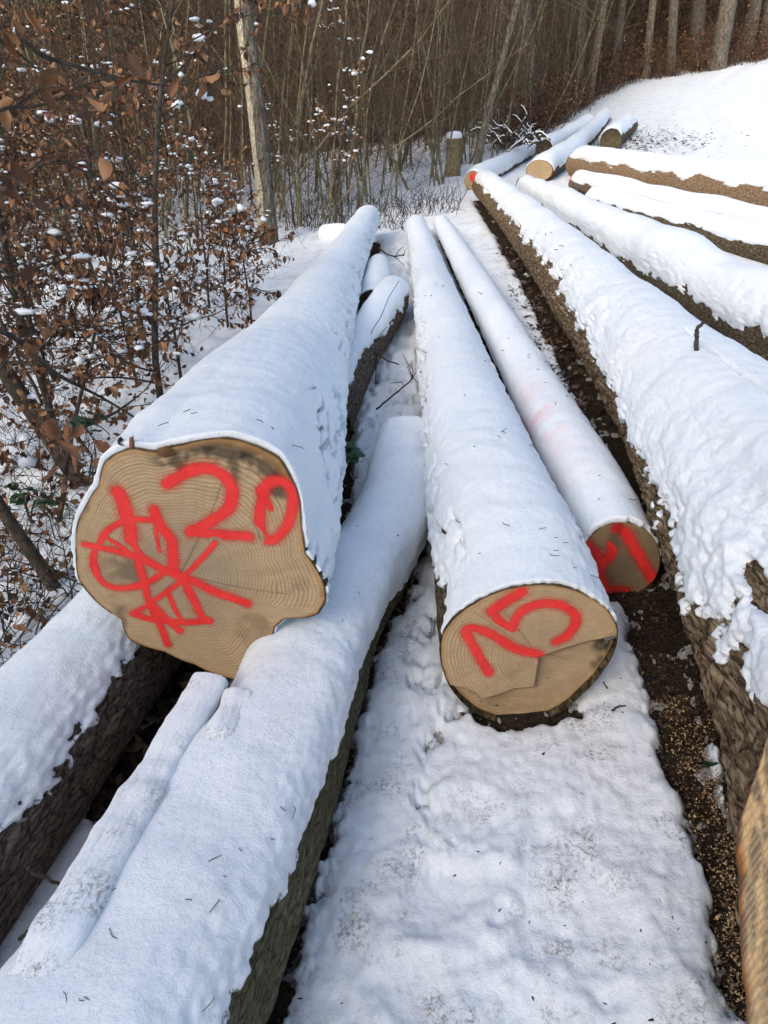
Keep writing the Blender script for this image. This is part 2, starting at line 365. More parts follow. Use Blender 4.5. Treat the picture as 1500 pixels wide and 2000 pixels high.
# ------------------------------------------------------------------ logs
LOGS = []          # contact lines for the ground: (x, y, half width of bare soil)
class Log:
    def __init__(s, name, label, group, ys, C, R, ns_k=.006, nth=200, bark=None, bark_amp=.005, flutes=None, sq=None, cat='log'):
        """ys: depth nodes; C: centres at them (x, z above); R radius nodes."""
        s.k = ns_k
        y0, y1 = ys[0], ys[-1]
        n = max(16, int(math.log((max(y1, y0) + .6) / (min(y0, y1) + .6)) / ns_k))
        yy = np.geomspace(y0 + .6, y1 + .6, n) - .6
        s.C = np.stack([C[0](yy), yy, C[1](yy)], 1); s.R = R(yy)
        s.frame(); s.nth = nth; s.bark_amp = bark_amp; s.flutes = flutes; s.sq = sq
        s.root = empty(name, s.C[0], label, cat, group); s.o = s.C[0].copy()
        s.barkmat = bark or BARK; s.prof = None; s.profd = .5; s.trim = None
        LOGS.append(s)
    def frame(s):
        T = np.gradient(s.C, axis=0); s.T = T / np.linalg.norm(T, axis=1)[:, None]
        sd = np.cross(s.T, [0, 0, 1.]); s.S = sd / np.linalg.norm(sd, axis=1)[:, None]; s.U = np.cross(s.S, s.T)
        s.s = np.concatenate([[0], np.cumsum(np.linalg.norm(np.diff(s.C, axis=0), axis=1))])
    def face_profile(s, pts, pith, dist=.5, skin=.0):
        """pts: outline of the cut end (photo pixels), projected on the plane of the end."""
        c0, t0 = s.C[0], s.T[0]
        def pr(q):
            d = ray(*q); o = np.array([0, 0, CAM_Z]); t = ((c0 - o) @ t0) / (d @ t0); return o + d * t
        s.pr = pr
        P = np.array([pr(q) for q in pts]) - c0
        a = P @ s.S[0]; b = P @ s.U[0]
        ph = np.unwrap(np.arctan2(a, b)); r = np.hypot(a, b) - skin
        if ph[-1] < ph[0]: ph, r = ph[::-1], r[::-1]
        ph = np.concatenate([ph - 2 * np.pi, ph, ph + 2 * np.pi]); r = np.tile(r, 3)
        s.prof = lambda x: np.interp(x, ph, r)
        xx = np.linspace(-np.pi, np.pi, 720); rr = s.prof(xx)
        ker = np.exp(-np.linspace(-2, 2, 9) ** 2); ker /= ker.sum()
        rr = np.convolve(np.concatenate([rr[-8:], rr, rr[:8]]), ker, 'same')[8:-8]
        s.prof = lambda x: np.interp((x + np.pi) % (2 * np.pi) - np.pi, xx, rr)
        s.profd = dist
        q = pr(pith) - c0; s.pith = (q @ s.S[0], q @ s.U[0])
    def rad(s, i, ph):
        """bark radius at ring index array i (n,1) and angle ph (1,m)."""
        R = s.R[i][:, None] * np.ones_like(ph)[None]
        sv = s.s[i][:, None]; P = ph[None]
        if s.sq: R = R / (np.abs(np.sin(P)) ** s.sq + np.abs(np.cos(P)) ** s.sq) ** (1 / s.sq)
        if s.flutes: R = R + s.flutes(s.C[i, 1][:, None], P)
        R = R * (1 + .05 * noise(np.sin(P) * 1.3, np.cos(P) * 1.3, sv * .9 + s.o[0] * 7))
        if s.prof is not None:
            w = np.exp(-(sv / s.profd) ** 1.3); R = R * (1 - w) + s.prof(ph)[None] * w
        return R
    def bark(s, k=1):
        idx = np.unique(np.concatenate([np.arange(0, len(s.C), k), [len(s.C) - 1]]))
        ph = np.linspace(-np.pi, np.pi, s.nth, endpoint=False)
        R = s.rad(idx, ph); a = s.bark_amp
        sv = s.s[idx][:, None]; P = ph[None] * s.R[idx].mean()
        b = np.abs(noise(P / .028 + .5 * noise(P / .05, sv / .1), sv / .11, 3.3)) * 1.6 + .6 * noise(P / .012, sv / .04, 8.1)
        fade = np.clip(s.s[idx] / .03, 0, 1)[:, None]
        Rb = R + a * (b - .8) * fade
        if s.trim is not None: Rb = Rb - .035 * s.trim(s.C[idx, 1][:, None], ph[None])
        V = s.C[idx][:, None] + Rb[..., None] * (s.S[idx][:, None] * np.sin(ph)[None, :, None] + s.U[idx][:, None] * np.cos(ph)[None, :, None])
        n, m = len(idx), len(ph)
        V = np.concatenate([V.reshape(-1, 3), [s.C[0] + s.T[0] * .03, s.C[-1]]]) - s.o
        ft = [((n - 1) * m + (j + 1) % m, (n - 1) * m + j, n * m + 1) for j in range(m)]
        if s.prof is None: ft += [(j, (j + 1) % m, n * m) for j in range(m)]
        s.barko = link('bark', mesh('bark', V, grid_faces(n, m, True), ft), s.root, [s.barkmat])
    def face(s, mat, nr=70, nt=300, paint=None, step=None, stain=None, cracks=(), rims=()):
        ph = np.linspace(-np.pi, np.pi, nt, endpoint=False)
        if s.prof is None: s.prof = lambda x: s.rad(np.array([0]), np.atleast_1d(x))[0]; s.pith = (0, 0)
        r = s.prof(ph) - .002
        E = np.stack([np.sin(ph) * r, np.cos(ph) * r], -1); q = np.array(s.pith)
        t = np.linspace(0, 1, nr) ** .9
        XY = q + (E - q)[None] * t[:, None, None]
        ring = np.broadcast_to(t[:, None], (nr, nt)).copy()
        x, y = XY[..., 0], XY[..., 1]
        # ring shape: round at the pith, outline-shaped at the rim
        dd = np.hypot(x - q[0], y - q[1]); rm = np.hypot(*(E - q).T).mean()
        w = t[:, None] ** 1.2; ring = ring * w + (dd / rm) * (1 - w)
        ang = np.arctan2(x - q[0], y - q[1]) + .12 * noise(x * 5, y * 5)
        crk_shade = np.zeros(x.shape)
        dep = .0018 * noise(x * 9, y * 9) + .001 * noise(x * 40, y * 40)
        px = lambda pts: np.array([[(s.pr(p) - s.C[0]) @ s.S[0], (s.pr(p) - s.C[0]) @ s.U[0]] for p in pts])
        if step is not None:
            pl = px(step[0]); inside = np.zeros(x.shape, bool); j = len(pl) - 1
            for i in range(len(pl)):
                c = ((pl[i, 1] > y) != (pl[j, 1] > y)) & (x < (pl[j, 0] - pl[i, 0]) * (y - pl[i, 1]) / (pl[j, 1] - pl[i, 1] + 1e-12) + pl[i, 0])
                inside ^= c; j = i
            crk_shade = np.maximum(crk_shade, .8 * sstep(.006, .0015, seg_dist(x, y, pl[:13])))  # painted shade along the step edge, kept with the cracks
            dep = dep + inside * (step[1] + .004 * noise(x * 14, y * 14))
        stn = np.zeros(x.shape)
        for (p, rr, k) in (stain or []):
            c = px([p])[0]; stn = np.maximum(stn, k * np.clip(1.5 - np.hypot((x - c[0]) / rr[0], (y - c[1]) / rr[1]) + .9 * fbm(x * 22, y * 22, 2.2), 0, 1))
        for a0, a1, w, kk in rims:
            aa = np.degrees(np.arctan2(x - q[0], y - q[1])); win = sstep(a0 - 6, a0 + 6, aa) * sstep(a1 + 6, a1 - 6, aa)
            stn = np.maximum(stn, kk * win * np.clip((ring - (1 - w * (1 + 1.1 * fbm(x * 16, y * 16, 7.1)))) / (w * .5), 0, 1))
        for pts, wd in cracks:
            crk_shade = np.maximum(crk_shade, .45 * sstep(wd * 2.2, wd * .4, seg_dist(x, y, px(pts))))
        pos = lambda d: s.C[0] + XY[..., 0:1] * s.S[0] + XY[..., 1:2] * s.U[0] + d[..., None] * s.T[0]
        Fq = grid_faces(nr, nt, True)
        s.faceo = link('cut_face', mesh('cut_face', pos(dep).reshape(-1, 3) - s.o, Fq[:, ::-1], None, True,
                       dict(ring=ring, ang=ang / math.pi, stain=stn, crack=crk_shade)), s.root, [mat])
        for name, strokes in (paint or []):
            pa = np.zeros(x.shape)
            for pts, wd in strokes:
                q_ = px(pts); hw = np.linalg.norm(px([(pts[0][0], pts[0][1])])[0] - px([(pts[0][0] + wd, pts[0][1])])[0]) / 2
                # smooth the stroke
                if len(q_) > 2:
                    tt = np.arange(len(q_)); f = np.linspace(0, len(q_) - 1, len(q_) * 6)
                    q_ = np.stack([cubic(tt, q_[:, 0], f), cubic(tt, q_[:, 1], f)], 1)
                d = seg_dist(x, y, q_) * (1 + .28 * noise(x * 22, y * 22, wd))
                pa = np.maximum(pa, np.maximum(sstep(hw * 1.6, hw * .35, d), .36 * sstep(hw * 2.6, hw * .9, d)))
            keep = (pa.ravel()[Fq] > .01).any(1)
            f = Fq[keep][:, ::-1]; used, inv = np.unique(f, return_inverse=True)
            link(name, mesh(name, pos(dep - .0012).reshape(-1, 3)[used] - s.o, inv.reshape(-1, 4), None, True, dict(paint=pa.ravel()[used])), s.root, [PAINT])
    def snow(s, H=.045, c0=(.0, .0), nph=200, span=(-2.2, 2.2), mat=None, edge=.25, lip=.014, cracks=(), cut=None, end_round=True, tint=None, rough=1.0, sf=1.0, mound=.25, front=.38, flank=.22, ridge=0.0, retreat=.006, flank_rough=0.0, soft=.22):
        n = len(s.C); ph = np.linspace(span[0], span[1], nph)
        pre = [(-.2, -.8), (-.6, .0), (-1.0, .35), (-1.0, .72), (-.6, .92)]     # (lip offset, share of the thickness) of the rounded edge over the cut end
        i = np.concatenate([np.zeros(len(pre), int), np.arange(n)])
        R = s.rad(i, ph); P = ph[None]; sv = s.s[i][:, None]
        Rm = s.R[i][:, None]
        x = P * np.maximum(Rm, .12); sd = s.o[0] * 13.7
        n1 = noise(x / .22, sv / .3, sd); n2 = noise(x / .055, sv / .075, sd + 4); n3 = noise(x / .02, sv / .028, sd + 9)
        lim = [np.arccos(np.clip(c(s.C[i, 1][:, None]) if callable(c) else c, -1, 1)) for c in c0]
        lim = lim[0] + (lim[1] - lim[0]) * sstep(-.5, .5, P)
        cov = (lim - np.abs(P)) * .85 + edge * (1.2 * n1 + .62 * n2 + .55 * n3)
        if ridge: cov = cov - ridge * sstep(.45, 1.1, np.abs(P)) * np.clip(.16 - np.abs(noise(x / .06, sv / .22, sd + 21)), 0, 1) * 6 * np.clip(.3 + 1.5 * noise(x / .2, sv / .35, sd + 31), 0, 1)
        for (ya, yb, p0, wd, dp) in cracks:
            pc = p0 + .03 * noise(s.C[i, 1][:, None] * 6, 1.1, sd) + .012 * noise(s.C[i, 1][:, None] * 25, 2.1, sd)
            yy = s.C[i, 1][:, None]
            cov = cov - dp * np.exp(-((P - pc) / wd) ** 2) * sstep(ya, ya + .25, yy) * sstep(yb, yb - .25, yy) * (.65 + .7 * np.abs(noise(yy * 9, 4.4, sd)))
        if cut is not None: cov = cov - cut(s.C[i, 1][:, None], P)
        g = np.where(cov > 0, (1 + 1.35 * soft) * cov / (soft + np.maximum(cov, 0)), cov * 2.2)
        g = np.clip(g, -.6, 1.15) * (1 + mound * noise(x / .5, sv / .8, sd + 2))
        g = g * np.where(g > 0, flank + (1 - flank) * np.clip(np.cos(P), 0, 1) ** .8, 1)
        g = g * np.where(g > 0, front + (1 - front) * sstep(0, .4, sv), 1)
        fl_ = 1 + flank_rough * sstep(.5, 1.15, np.abs(P)); h = H * g + .005 * np.clip(g, 0, 1) * (noise(x / .16, sv / .13, sd + 44) + .5 * noise(x / .07, sv / .09, sd + 54)) + rough * (.0022 * n2 * fl_ + .0013 * n3 * fl_ + .0010 * noise(x / .009, sv / .011, sd)) * np.clip(g * 3, 0, 1)
        h = h - s.bark_amp * sstep(.06, -.01, cov)
        if end_round:
            e = (s.s[-1] - sv); h = h * np.sqrt(np.clip(1 - (1 - np.clip(e / (H * 1.6), 0, 1)) ** 2, 0, 1)) - .01 * (e < 1e-6)
        off = np.zeros((len(i), 1)) + 0 * P
        lipn = lip * (1 + .9 * noise(ph[None] * 4, 3.3, sd) + .5 * noise(ph[None] * 13, 1.3, sd)) * np.clip(g[len(pre)][None] * 2, 0, 1)
        off = off + np.exp(-np.maximum(sv, 0) / .04) * np.maximum(0, retreat * (1 + 1.6 * noise(ph[None] * 5, 7.3, sd) + .9 * noise(ph[None] * 17, 5.3, sd)))
        for a, (l, f) in enumerate(pre):
            hh = np.maximum(h[a], 0)
            off[a] = off[a] + l * lipn[0] + (.012 if a == 0 else 0); h[a] = np.where(h[a] > 0, hh * f, h[a])
            if a == 0: h[a] = -.02
        RR = R + h
        V = s.C[i][:, None] + RR[..., None] * (s.S[i][:, None] * np.sin(ph)[None, :, None] + s.U[i][:, None] * np.cos(ph)[None, :, None]) + off[..., None] * s.T[i][:, None]
        Fq = grid_faces(len(i), nph)
        keep = (h.ravel()[Fq] > -.35 * H).any(1); Fq = Fq[keep]
        used, inv = np.unique(Fq, return_inverse=True)
        at_ = dict(thin=(1 - sstep(-.02, .16, cov)).ravel()[used])
        if tint is not None: at_['tint'] = (tint(s.C[i, 1][:, None], P + 0 * sv)).ravel()[used]
        s.snowo = link('snow_cap', mesh('snow_cap', V.reshape(-1, 3)[used] - s.o, inv.reshape(-1, 4), None, True, at_), s.root, [mat or SNOW])
def seg_dist(x, y, pl):
    d = np.full(x.shape, 9.)
    for a, b in zip(pl[:-1], pl[1:]):
        ab = b - a; t = np.clip(((x - a[0]) * ab[0] + (y - a[1]) * ab[1]) / (ab @ ab + 1e-12), 0, 1)
        d = np.minimum(d, np.hypot(x - a[0] - t * ab[0], y - a[1] - t * ab[1]))
    return d
def ground_log(x0, b, c, nodes, r, lift=(0, 0), drop=.02):
    X = lambda y: x0 + b * (y - 2) + c * (y - 2) ** 2
    Rf = lambda y: cubic(nodes, r, y)
    Z = lambda y: zg(X(y), y) + Rf(y) + np.interp(y, [nodes[0], nodes[-1]], lift)
    return (X, Z), (lambda y: Rf(y) - drop)
def two_point(p0, p1, r0, r1, lift=0, bend=0):
    """p0, p1: (x, y) on the ground."""
    f = lambda y: (y - p0[1]) / (p1[1] - p0[1])
    X = lambda y: p0[0] + (p1[0] - p0[0]) * f(y) + bend * np.sin(np.pi * f(y))
    Rf = lambda y: r0 + (r1 - r0) * f(y)
    Z = lambda y: zg(X(y), y) + Rf(y) + lift - .02
    return (X, Z), Rf
def zoomed(pts, sc, ox, oy): return [(ox + x / sc, oy + y / sc) for x, y in pts]
zA = lambda w, *p: (zoomed(p, 2.308, 100, 800), w * 1.2 / 2.308)
zC = lambda w, *p: (zoomed(p, 2.143, 800, 900), w * 1.12 / 2.143)

# the biggest log, red number 20 on its end
Cn, Rn = ground_log(-.562, .02, .002, [1.72, 1.8, 2.6, 4, 6.5, 11], [.41, .407, .388, .322, .246, .18], (.12, .1), .03)
A = Log('spruce_log', 'thickest log, its wide lobed end sprayed with a red 20 and a scrawl', 'snow covered logs', [1.72, 11], Cn, Rn, .0055, 260, BARK, .006)
A.face_profile([(255,870),(300,878),(345,865),(400,853),(455,850),(510,868),(548,890),(572,930),(588,975),(592,1030),(600,1080),(622,1110),(638,1140),(640,1175),(625,1200),(600,1208),(560,1207),(540,1225),(525,1265),(510,1300),(482,1335),(440,1325),(380,1300),(320,1275),(250,1250),(235,1210),(205,1192),(175,1165),(150,1130),(146,1085),(148,1020),(165,985),(190,945),(200,900),(225,880)], (352, 1122), .55, .004)
A.bark(2)
A.face(FACE_BIG, 130, 420, paint=[
    ('painted_digit', [zA(46,(520,335),(600,290),(690,265),(760,285),(812,345),(815,405),(780,460),(700,515),(630,552)), zA(42,(630,552),(720,560),(800,565),(888,570))]),
    ('painted_digit', [zA(42,(945,365),(990,328),(1045,325),(1085,375),(1082,460),(1052,540),(1000,588),(955,570),(938,500),(945,430),(958,375)), zA(24,(960,380),(990,445))]),
    ('painted_scrawl', [zA(56,(305,375),(330,440),(350,510),(360,580)), zA(30,(360,580),(400,650),(470,700),(540,740)), zA(44,(465,450),(490,520),(540,590),(552,660),(550,720),(600,765)),
        zA(24,(210,620),(240,560),(300,515),(370,495),(450,495)), zA(28,(200,615),(190,680),(210,750),(250,790),(320,805),(400,790),(470,760),(520,720)),
        zA(28,(150,607),(240,625),(330,645),(420,680),(500,720),(580,760)), zA(17,(240,570),(320,620),(400,680)), zA(36,(580,750),(660,780),(760,830),(880,872)),
        zA(20,(740,600),(680,670),(610,740)), zA(30,(395,690),(420,780),(440,860),(470,930),(500,990),(525,1055)), zA(32,(600,770),(640,850),(680,930),(710,950)),
        zA(20,(370,920),(450,870),(520,820),(590,770)), zA(28,(370,920),(450,945),(540,952),(620,958),(710,948)), zA(30,(460,880),(520,940),(580,995)), zA(19,(530,830),(560,900),(590,950)), zA(14,(470,540),(490,640))])],
    stain=[((430, 862), (.10, .028), 1.0), ((500, 872), (.08, .032), 1.0), ((552, 915), (.035, .06), 1.0), ((455, 905), (.012, .06), .7), ((245, 1110), (.05, .05), .5), ((500, 1240), (.05, .06), .35), ((330, 878), (.03, .02), .6), ((230, 1200), (.02, .05), .6)], rims=[(-4, 54, .12, .8), (-60, -40, .04, .5), (96, 112, .03, .9), (-178, -140, .03, .6)],
    cracks=[([(352, 1122), (410, 1010), (455, 885)], .0022), ([(352, 1122), (480, 1150), (560, 1160)], .0015), ([(352, 1122), (275, 1200)], .0013), ([(352, 1122), (205, 1060)], .0012)])
A.snow(.062, (-.5, lambda y: np.interp(y, [1.8, 3.5, 6, 11], [-.62, -.45, -.15, -.05])), 280, (-2.3, 2.35), SNOW, .22, .004, ridge=3.4, front=.24, retreat=.003, flank=.34, flank_rough=4.0)

# the middle log, red number 15
Cn, Rn = ground_log(.427, .004, 0, [1.695, 2.6, 4, 6.5, 11], [.278, .261, .235, .196, .14], (-.02, 0), .022)
Cl = Log('spruce_log', 'middle log with a round pale end sprayed with a red 15', 'snow covered logs', [1.695, 11], Cn, Rn, .0055, 220, BARK, .005)
Cl.face_profile([(857,1270),(862,1235),(885,1205),(925,1175),(975,1152),(1040,1140),(1100,1143),(1150,1162),(1190,1190),(1208,1222),(1205,1265),(1180,1310),(1140,1355),(1090,1395),(1040,1413),(985,1415),(930,1395),(890,1360),(865,1315)], (1054, 1283), .6, .003)
Cl.bark(2)
Cl.face(FACE_MID, 120, 420, paint=[
    ('painted_digit', [zC(38,(330,885),(280,800),(240,720),(262,697),(330,720),(400,760),(460,792),(540,808))]),
    ('painted_digit', [zC(46,(470,548),(400,590),(345,628)), zC(36,(345,628),(375,670),(430,700)), zC(38,(430,700),(450,650),(500,610),(570,597),(640,607),(690,645),(692,690),(655,732),(612,755))])],
    step=([(1215,1244),(1190,1246),(1150,1254),(1100,1268),(1054,1283),(1049,1315),(1045,1343),(1005,1346),(975,1357),(940,1367),(925,1352),(905,1345),(860,1335),(830,1450),(1240,1450)], .028),
    stain=[((1190, 1275), (.03, .055), .95), ((1180, 1300), (.02, .03), .8)],
    cracks=[([(1054, 1283), (985, 1195), (1000, 1175)], .0016), ([(1054, 1283), (925, 1195)], .0012), ([(1054, 1283), (1110, 1300)], .001)])
Cl.snow(.045, (lambda y: np.interp(y, [1.7, 2.1, 2.6, 11], [.34, .16, -.2, -.25]), lambda y: np.interp(y, [1.7, 1.95, 2.3, 11], [.20, .0, -.2, -.2])), 240, (-2.2, 2.2), SNOW, .22, .004, ridge=2.6, front=.26, retreat=.006, flank=.34, flank_rough=3.2)

# the small log beside it
Cn, Rn = ground_log(.902, -.009, 0, [2.3, 3., 4, 6.5, 11], [.148, .155, .153, .148, .12], (.0, 0), .02)
D = Log('spruce_log', 'slim log right of the 15 log, its shaded end sprayed with a red 11', 'snow covered logs', [2.3, 11], Cn, Rn, .007, 150, BARK, .004)
D.face_profile([(1213 + 78 * math.sin(a), 1092 - 74 * math.cos(a)) for a in np.linspace(0, 2 * math.pi, 24, endpoint=False)], (1222, 1085), .5, .002)
D.bark(2)
zD = zC
D.face(FACE_SHADED, 60, 220, paint=[('painted_digit', [zD(46,(720,330),(765,380),(800,430)), zD(52,(800,430),(790,470),(800,520)), zD(40,(820,535),(860,540),(900,545)), zD(42,(800,430),(840,395),(852,335),(872,282))]),
                                 ('painted_digit', [zD(42,(872,282),(910,310),(950,380),(985,440),(1015,492))])])
D.snow(.042, (-.3, -.15), 150, (-2.1, 2.1), SNOW_PINK, .16, .005, front=.45, tint=lambda y, p: np.exp(-((y - 3.4) / .5) ** 2) * sstep(.3, -.7, p))

# the big bark log on the right
Cn, Rn = ground_log(1.344, .064, -.002, [.5, 1.5, 3, 5, 8, 14.4], [.473, .388, .336, .307, .274, .237], (0, 0), .03)
def B_fl(y, p):
    a = np.interp(y, [.5, 1.2, 2.2, 3.2], [.259, .129, .077, .006])
    return a * np.exp(-(((p + np.pi / 2 + .25 + np.pi) % (2 * np.pi) - np.pi) / .6) ** 2) + .02 * sstep(3, 1, y) * np.sin(p * 9 + .8 * np.sin(y * 2))
B = Log('spruce_log', 'largest log on the right, furrowed brown bark bare and root flare freshly trimmed', 'snow covered logs', [.5, 14.4], Cn, Rn, .0055, 300, BARK_OLD, .019, B_fl)
B.trim = lambda y, p: sstep(1.06, 1.01, y) * sstep(-1.96, -1.86, p) * sstep(-.62, -.75, p)
B.bark(1)
B.snow(.055, (lambda y: np.interp(y, [.5, 1.3, 2.0, 3.0, 4.0, 6, 14], [.42, .12, -.05, -.06, .22, .46, .52]), lambda y: np.interp(y, [.5, 5, 14], [-.2, .0, .0])), 270, (-1.9, 1.9), SNOW_SLIGHT, .30, .0, rough=.9, mound=.4, flank=.5, soft=.5,
       cracks=[(.9, 3.4, -.12, .028, 1.3), (.6, 1.75, -.86, .045, 1.5), (.5, 1.7, -1.18, .05, 1.3)],
       cut=lambda y, p: 1.6 * sstep(1.17, 1.03, y + .10 * noise(p * 6, y * 4)) * sstep(-.30, -.5, p))

# the second log on the right
Cn, Rn = ground_log(2.444, .011, 0, [2.6, 3.5, 5, 8, 14.2], [.262, .258, .243, .224, .153], (0, 0), .03)
E_ = Log('spruce_log', 'lumpy snow buried log just right of the big bark log', 'snow covered logs', [2.6, 14.2], Cn, Rn, .007, 130, BARK, .007)
E_.bark(2)
E_.snow(.075, (lambda y: np.interp(y, [2.6, 6, 8, 14], [.0, -.05, -.4, -.5]), -.4), 150, (-2.2, 2.2), SNOW, .30, .01, rough=.8, mound=.6, soft=.5)

def far_log(label, p0, p1, r0, r1, k=.010, nth=90, bark=BARK, H=.06, c0=(-.1, -.1), face=None, lift=0, bend=0, amp=.006, paint=None, edge=.24, mound=.4, prof=None, lip=.012):
    Cn, Rn = two_point(p0, p1, r0, r1, lift, bend)
    L = Log('spruce_log', label, 'snow covered logs', [p0[1], p1[1]], Cn, Rn, k, nth, bark, amp)
    if prof: L.face_profile(*prof)
    L.bark(1)
    if face:
        if not hasattr(L, 'pr'): L.pr = None
        L.face(face, 24, 80, paint=paint)
    L.snow(H, c0, nth + 10, (-2.2, 2.2), SNOW, edge, lip, rough=1.0, mound=mound, soft=.45)
    return L
def far_red(L, y, p, w, h):
    """a dab of red paint on the bark near the end of a log."""
    i = np.argsort(np.abs(L.C[:, 1] - y))[:1][0]; n = 14
    sv = np.linspace(-h, h, n); ph = np.linspace(p - w, p + w, n)
    yy = L.C[i, 1] + sv; V, a = [], []
    ii = np.array([np.abs(L.C[:, 1] - q).argmin() for q in yy]); R = L.rad(ii, ph) + .012
    Cx = np.stack([np.interp(yy, *( (L.C[::-1, 1], L.C[::-1, k]) if L.C[0, 1] > L.C[-1, 1] else (L.C[:, 1], L.C[:, k]))) for k in range(3)], 1)
    V = Cx[:, None] + R[..., None] * (L.S[ii][:, None] * np.sin(ph)[None, :, None] + L.U[ii][:, None] * np.cos(ph)[None, :, None])
    pa = np.clip(1.3 - np.hypot(*np.meshgrid(np.linspace(-1, 1, n), np.linspace(-1, 1, n))) * 1.1, 0, 1)
    link('painted_mark', mesh('painted_mark', V.reshape(-1, 3) - L.o, grid_faces(n, n), None, True, dict(paint=pa.ravel())), L.root, [PAINT])
far_log('short speckled log whose snowy upper end lies in front of the red dabbed log', (3.9, 5.5), (3.17, 11.86), .15, .145, H=.055, c0=(.33, .0))
Hl = far_log('log dabbed red on its dark barrel end, half hidden between the two upper right logs', (4.35, 6.5), (3.5, 14.2), .14, .155, c0=(.15, -.1), bark=BARK_WET)
far_log('uppermost log on the right with rubbed orange bark below thick snow', (5.25, 7.5), (3.98, 16.2), .235, .27, bark=BARK_ORANGE, H=.075, c0=(.38, -.1), nth=120, edge=.3)
far_red(Hl, 14.0, -1.0, .38, .16)
ell = lambda cx, cy, rx, ry, tilt=0: [(cx + rx * math.sin(a), cy - ry * math.cos(a)) for a in np.linspace(0, 2 * math.pi, 20, endpoint=False)]
Jl = far_log('far log at the tip of the big bark log, red paint on its cut end', (1.83, 15.8), (4.5, 23.4), .21, .17, face=FACE_FAR, c0=(.0, -.2), bark=BARK_WET,
        prof=(ell(924, 353, 17, 20), (922, 352), 1.0, 0), paint=[('painted_mark', [([(925, 346), (931, 349), (930, 356)], 13)])])
far_log('far log with a bare tan cut end beside the brush pile, long snowy back', (3.2, 15.8), tuple(ground_at(1180, 240)[:2]), .25, .2, face=FACE_FAR, bark=BARK, c0=(-.1, .12), prof=(ell(1054, 333, 27, 21), (1050, 330), 1.0, 0), nth=110, H=.075)
far_log('buried far log running behind the tan ended log', (4.1, 20.5), tuple(ground_at(1150, 258)[:2]), .22, .2, c0=(-.4, -.3), lift=.1)
far_log('far brown barked log right of the others, tilted toward the road', tuple(ground_at(1190, 296)[:2]), tuple(ground_at(1226, 262)[:2]), .27, .24, c0=(-.3, .42), bark=BARK, H=.07)
far_log('small snowy log end poking out left of the tip of the 20 log', (-.40, 11.2), (-.95, 11.75), .12, .10, c0=(-.75, -.75), lift=-.05, k=.002, nth=80, H=.07)

# the pieces under and between
def cross_log(label, P, R, bark, H, c0, k=.007, nth=140, amp=.006, sq=None, name='spruce_log', group='logs used as bearers', edge=.26, face=None, fl=None, lip=.012, **kw):
    P = np.array(P, float)
    X = lambda y: cubic(P[:, 1], P[:, 0], y); Z = lambda y: cubic(P[:, 1], P[:, 2], y)
    L = Log(name, label, group, [P[0, 1], P[-1, 1]], (X, Z), (lambda y: cubic(P[:, 1], R, y)), k, nth, bark, amp, fl, sq)
    L.bark(1)
    if face: L.face(face, 24, 100)
    L.snow(H, c0, kw.pop('nph', nth), kw.pop('span', (-2.0, 2.0)), kw.pop('mat', SNOW), edge, lip, **kw)
    return L
def q_pts(x0, b, c, ys, rs, dz=0): return [(x0 + b * (y - 2) + c * (y - 2) ** 2, y, float(zg(x0 + b * (y - 2) + c * (y - 2) ** 2, y)) + r + dz) for y, r in zip(ys, rs)]
ys, rs = [.35, .9, 1.4, 2.3], [.215, .215, .215, .19]
cross_log('brown wet barked bearer log under the left of the 20 log', q_pts(-.897, .212, 0, ys, rs), rs, BARK_WET, .032, (-.45, lambda y: np.interp(y, [.4, 1.0, 1.5, 1.8, 2.1], [.60, .60, .56, .62, .9])), .0055, 200, .005, span=(-2.0, 1.6), nph=240, edge=.22, mat=SNOW_SLIGHT)
ys, rs = [.40, .55, .9, 1.4, 2., 2.6, 3.2], [.225, .22, .202, .178, .157, .14, .115]
PS = q_pts(-.184, .152, -.061, ys, rs)
PS[-2] = (.015, 2.6, PS[-2][2]); PS[-1] = (.135, 3.55, float(zg(.135, 3.55)) + .135); rs = rs[:-1] + [.125]
SL = cross_log('broad snow topped slab log with mossy side under the right of the 20 log', PS, rs, BARK_GREEN, .045, (-1.5, lambda y: np.interp(y, [.4, 1.2, 1.6, 2.2, 3.2], [.62, .55, .42, .1, -.6])), .0045, 240, .006, sq=3.0, fl=lambda y, p: (.05 * sstep(1.36, 1.22, y + .04 * np.sin(p * 3)) - .022) * np.exp(-((p + 1.25) / .7) ** 2) * sstep(2.2, 1.6, y) + .014 * noise(y * 3.5, p * 1.5, 3.3), span=(-2.3, 2.3), nph=300, edge=.16, mat=SNOW_SLIGHT, mound=.18, flank=.6)
def edge_board(label, top, width, thick, name='plank'):
    """a rough board lying along the slab: top centre line in the place, snow on it."""
    P = np.array(top, float)
    X = lambda y: cubic(P[:, 1], P[:, 0], y); Z = lambda y: cubic(P[:, 1], P[:, 2], y)
    L = Log(name, label, 'boards beside the slab log', [P[0, 1], P[-1, 1]], (X, Z), (lambda y: width / 2 * (1 + .22 * noise(y * 7, width * 50, 1.7) + .12 * noise(y * 19, width * 50, 2.7))), .0055, 140, FIBRE, .002, None, 6.0, cat='plank')
    L.bark(1)
    L.snow(.016, (.1, .0), 160, (-1.9, 1.9), SNOW_DIRTY, .16, .006, mound=.5, end_round=False, front=1)
    return L
edge_board('narrow snowy board with tan edge between slab log and brown bearer', [(at(-10, 2090, .64)), (at(135, 1830, .82)), (at(243, 1640, 1.03)), (at(318, 1510, 1.22)), (at(415, 1345, 1.50))], .082, .08)
edge_board('snow rounded strip wedged between the tan edged board and the slab log', [at(330, 1640, 1.04) - [0, 0, .07], at(385, 1545, 1.16) - [0, 0, .04], at(430, 1450, 1.30) - [0, 0, .01], at(468, 1372, 1.45)], .06, .06)
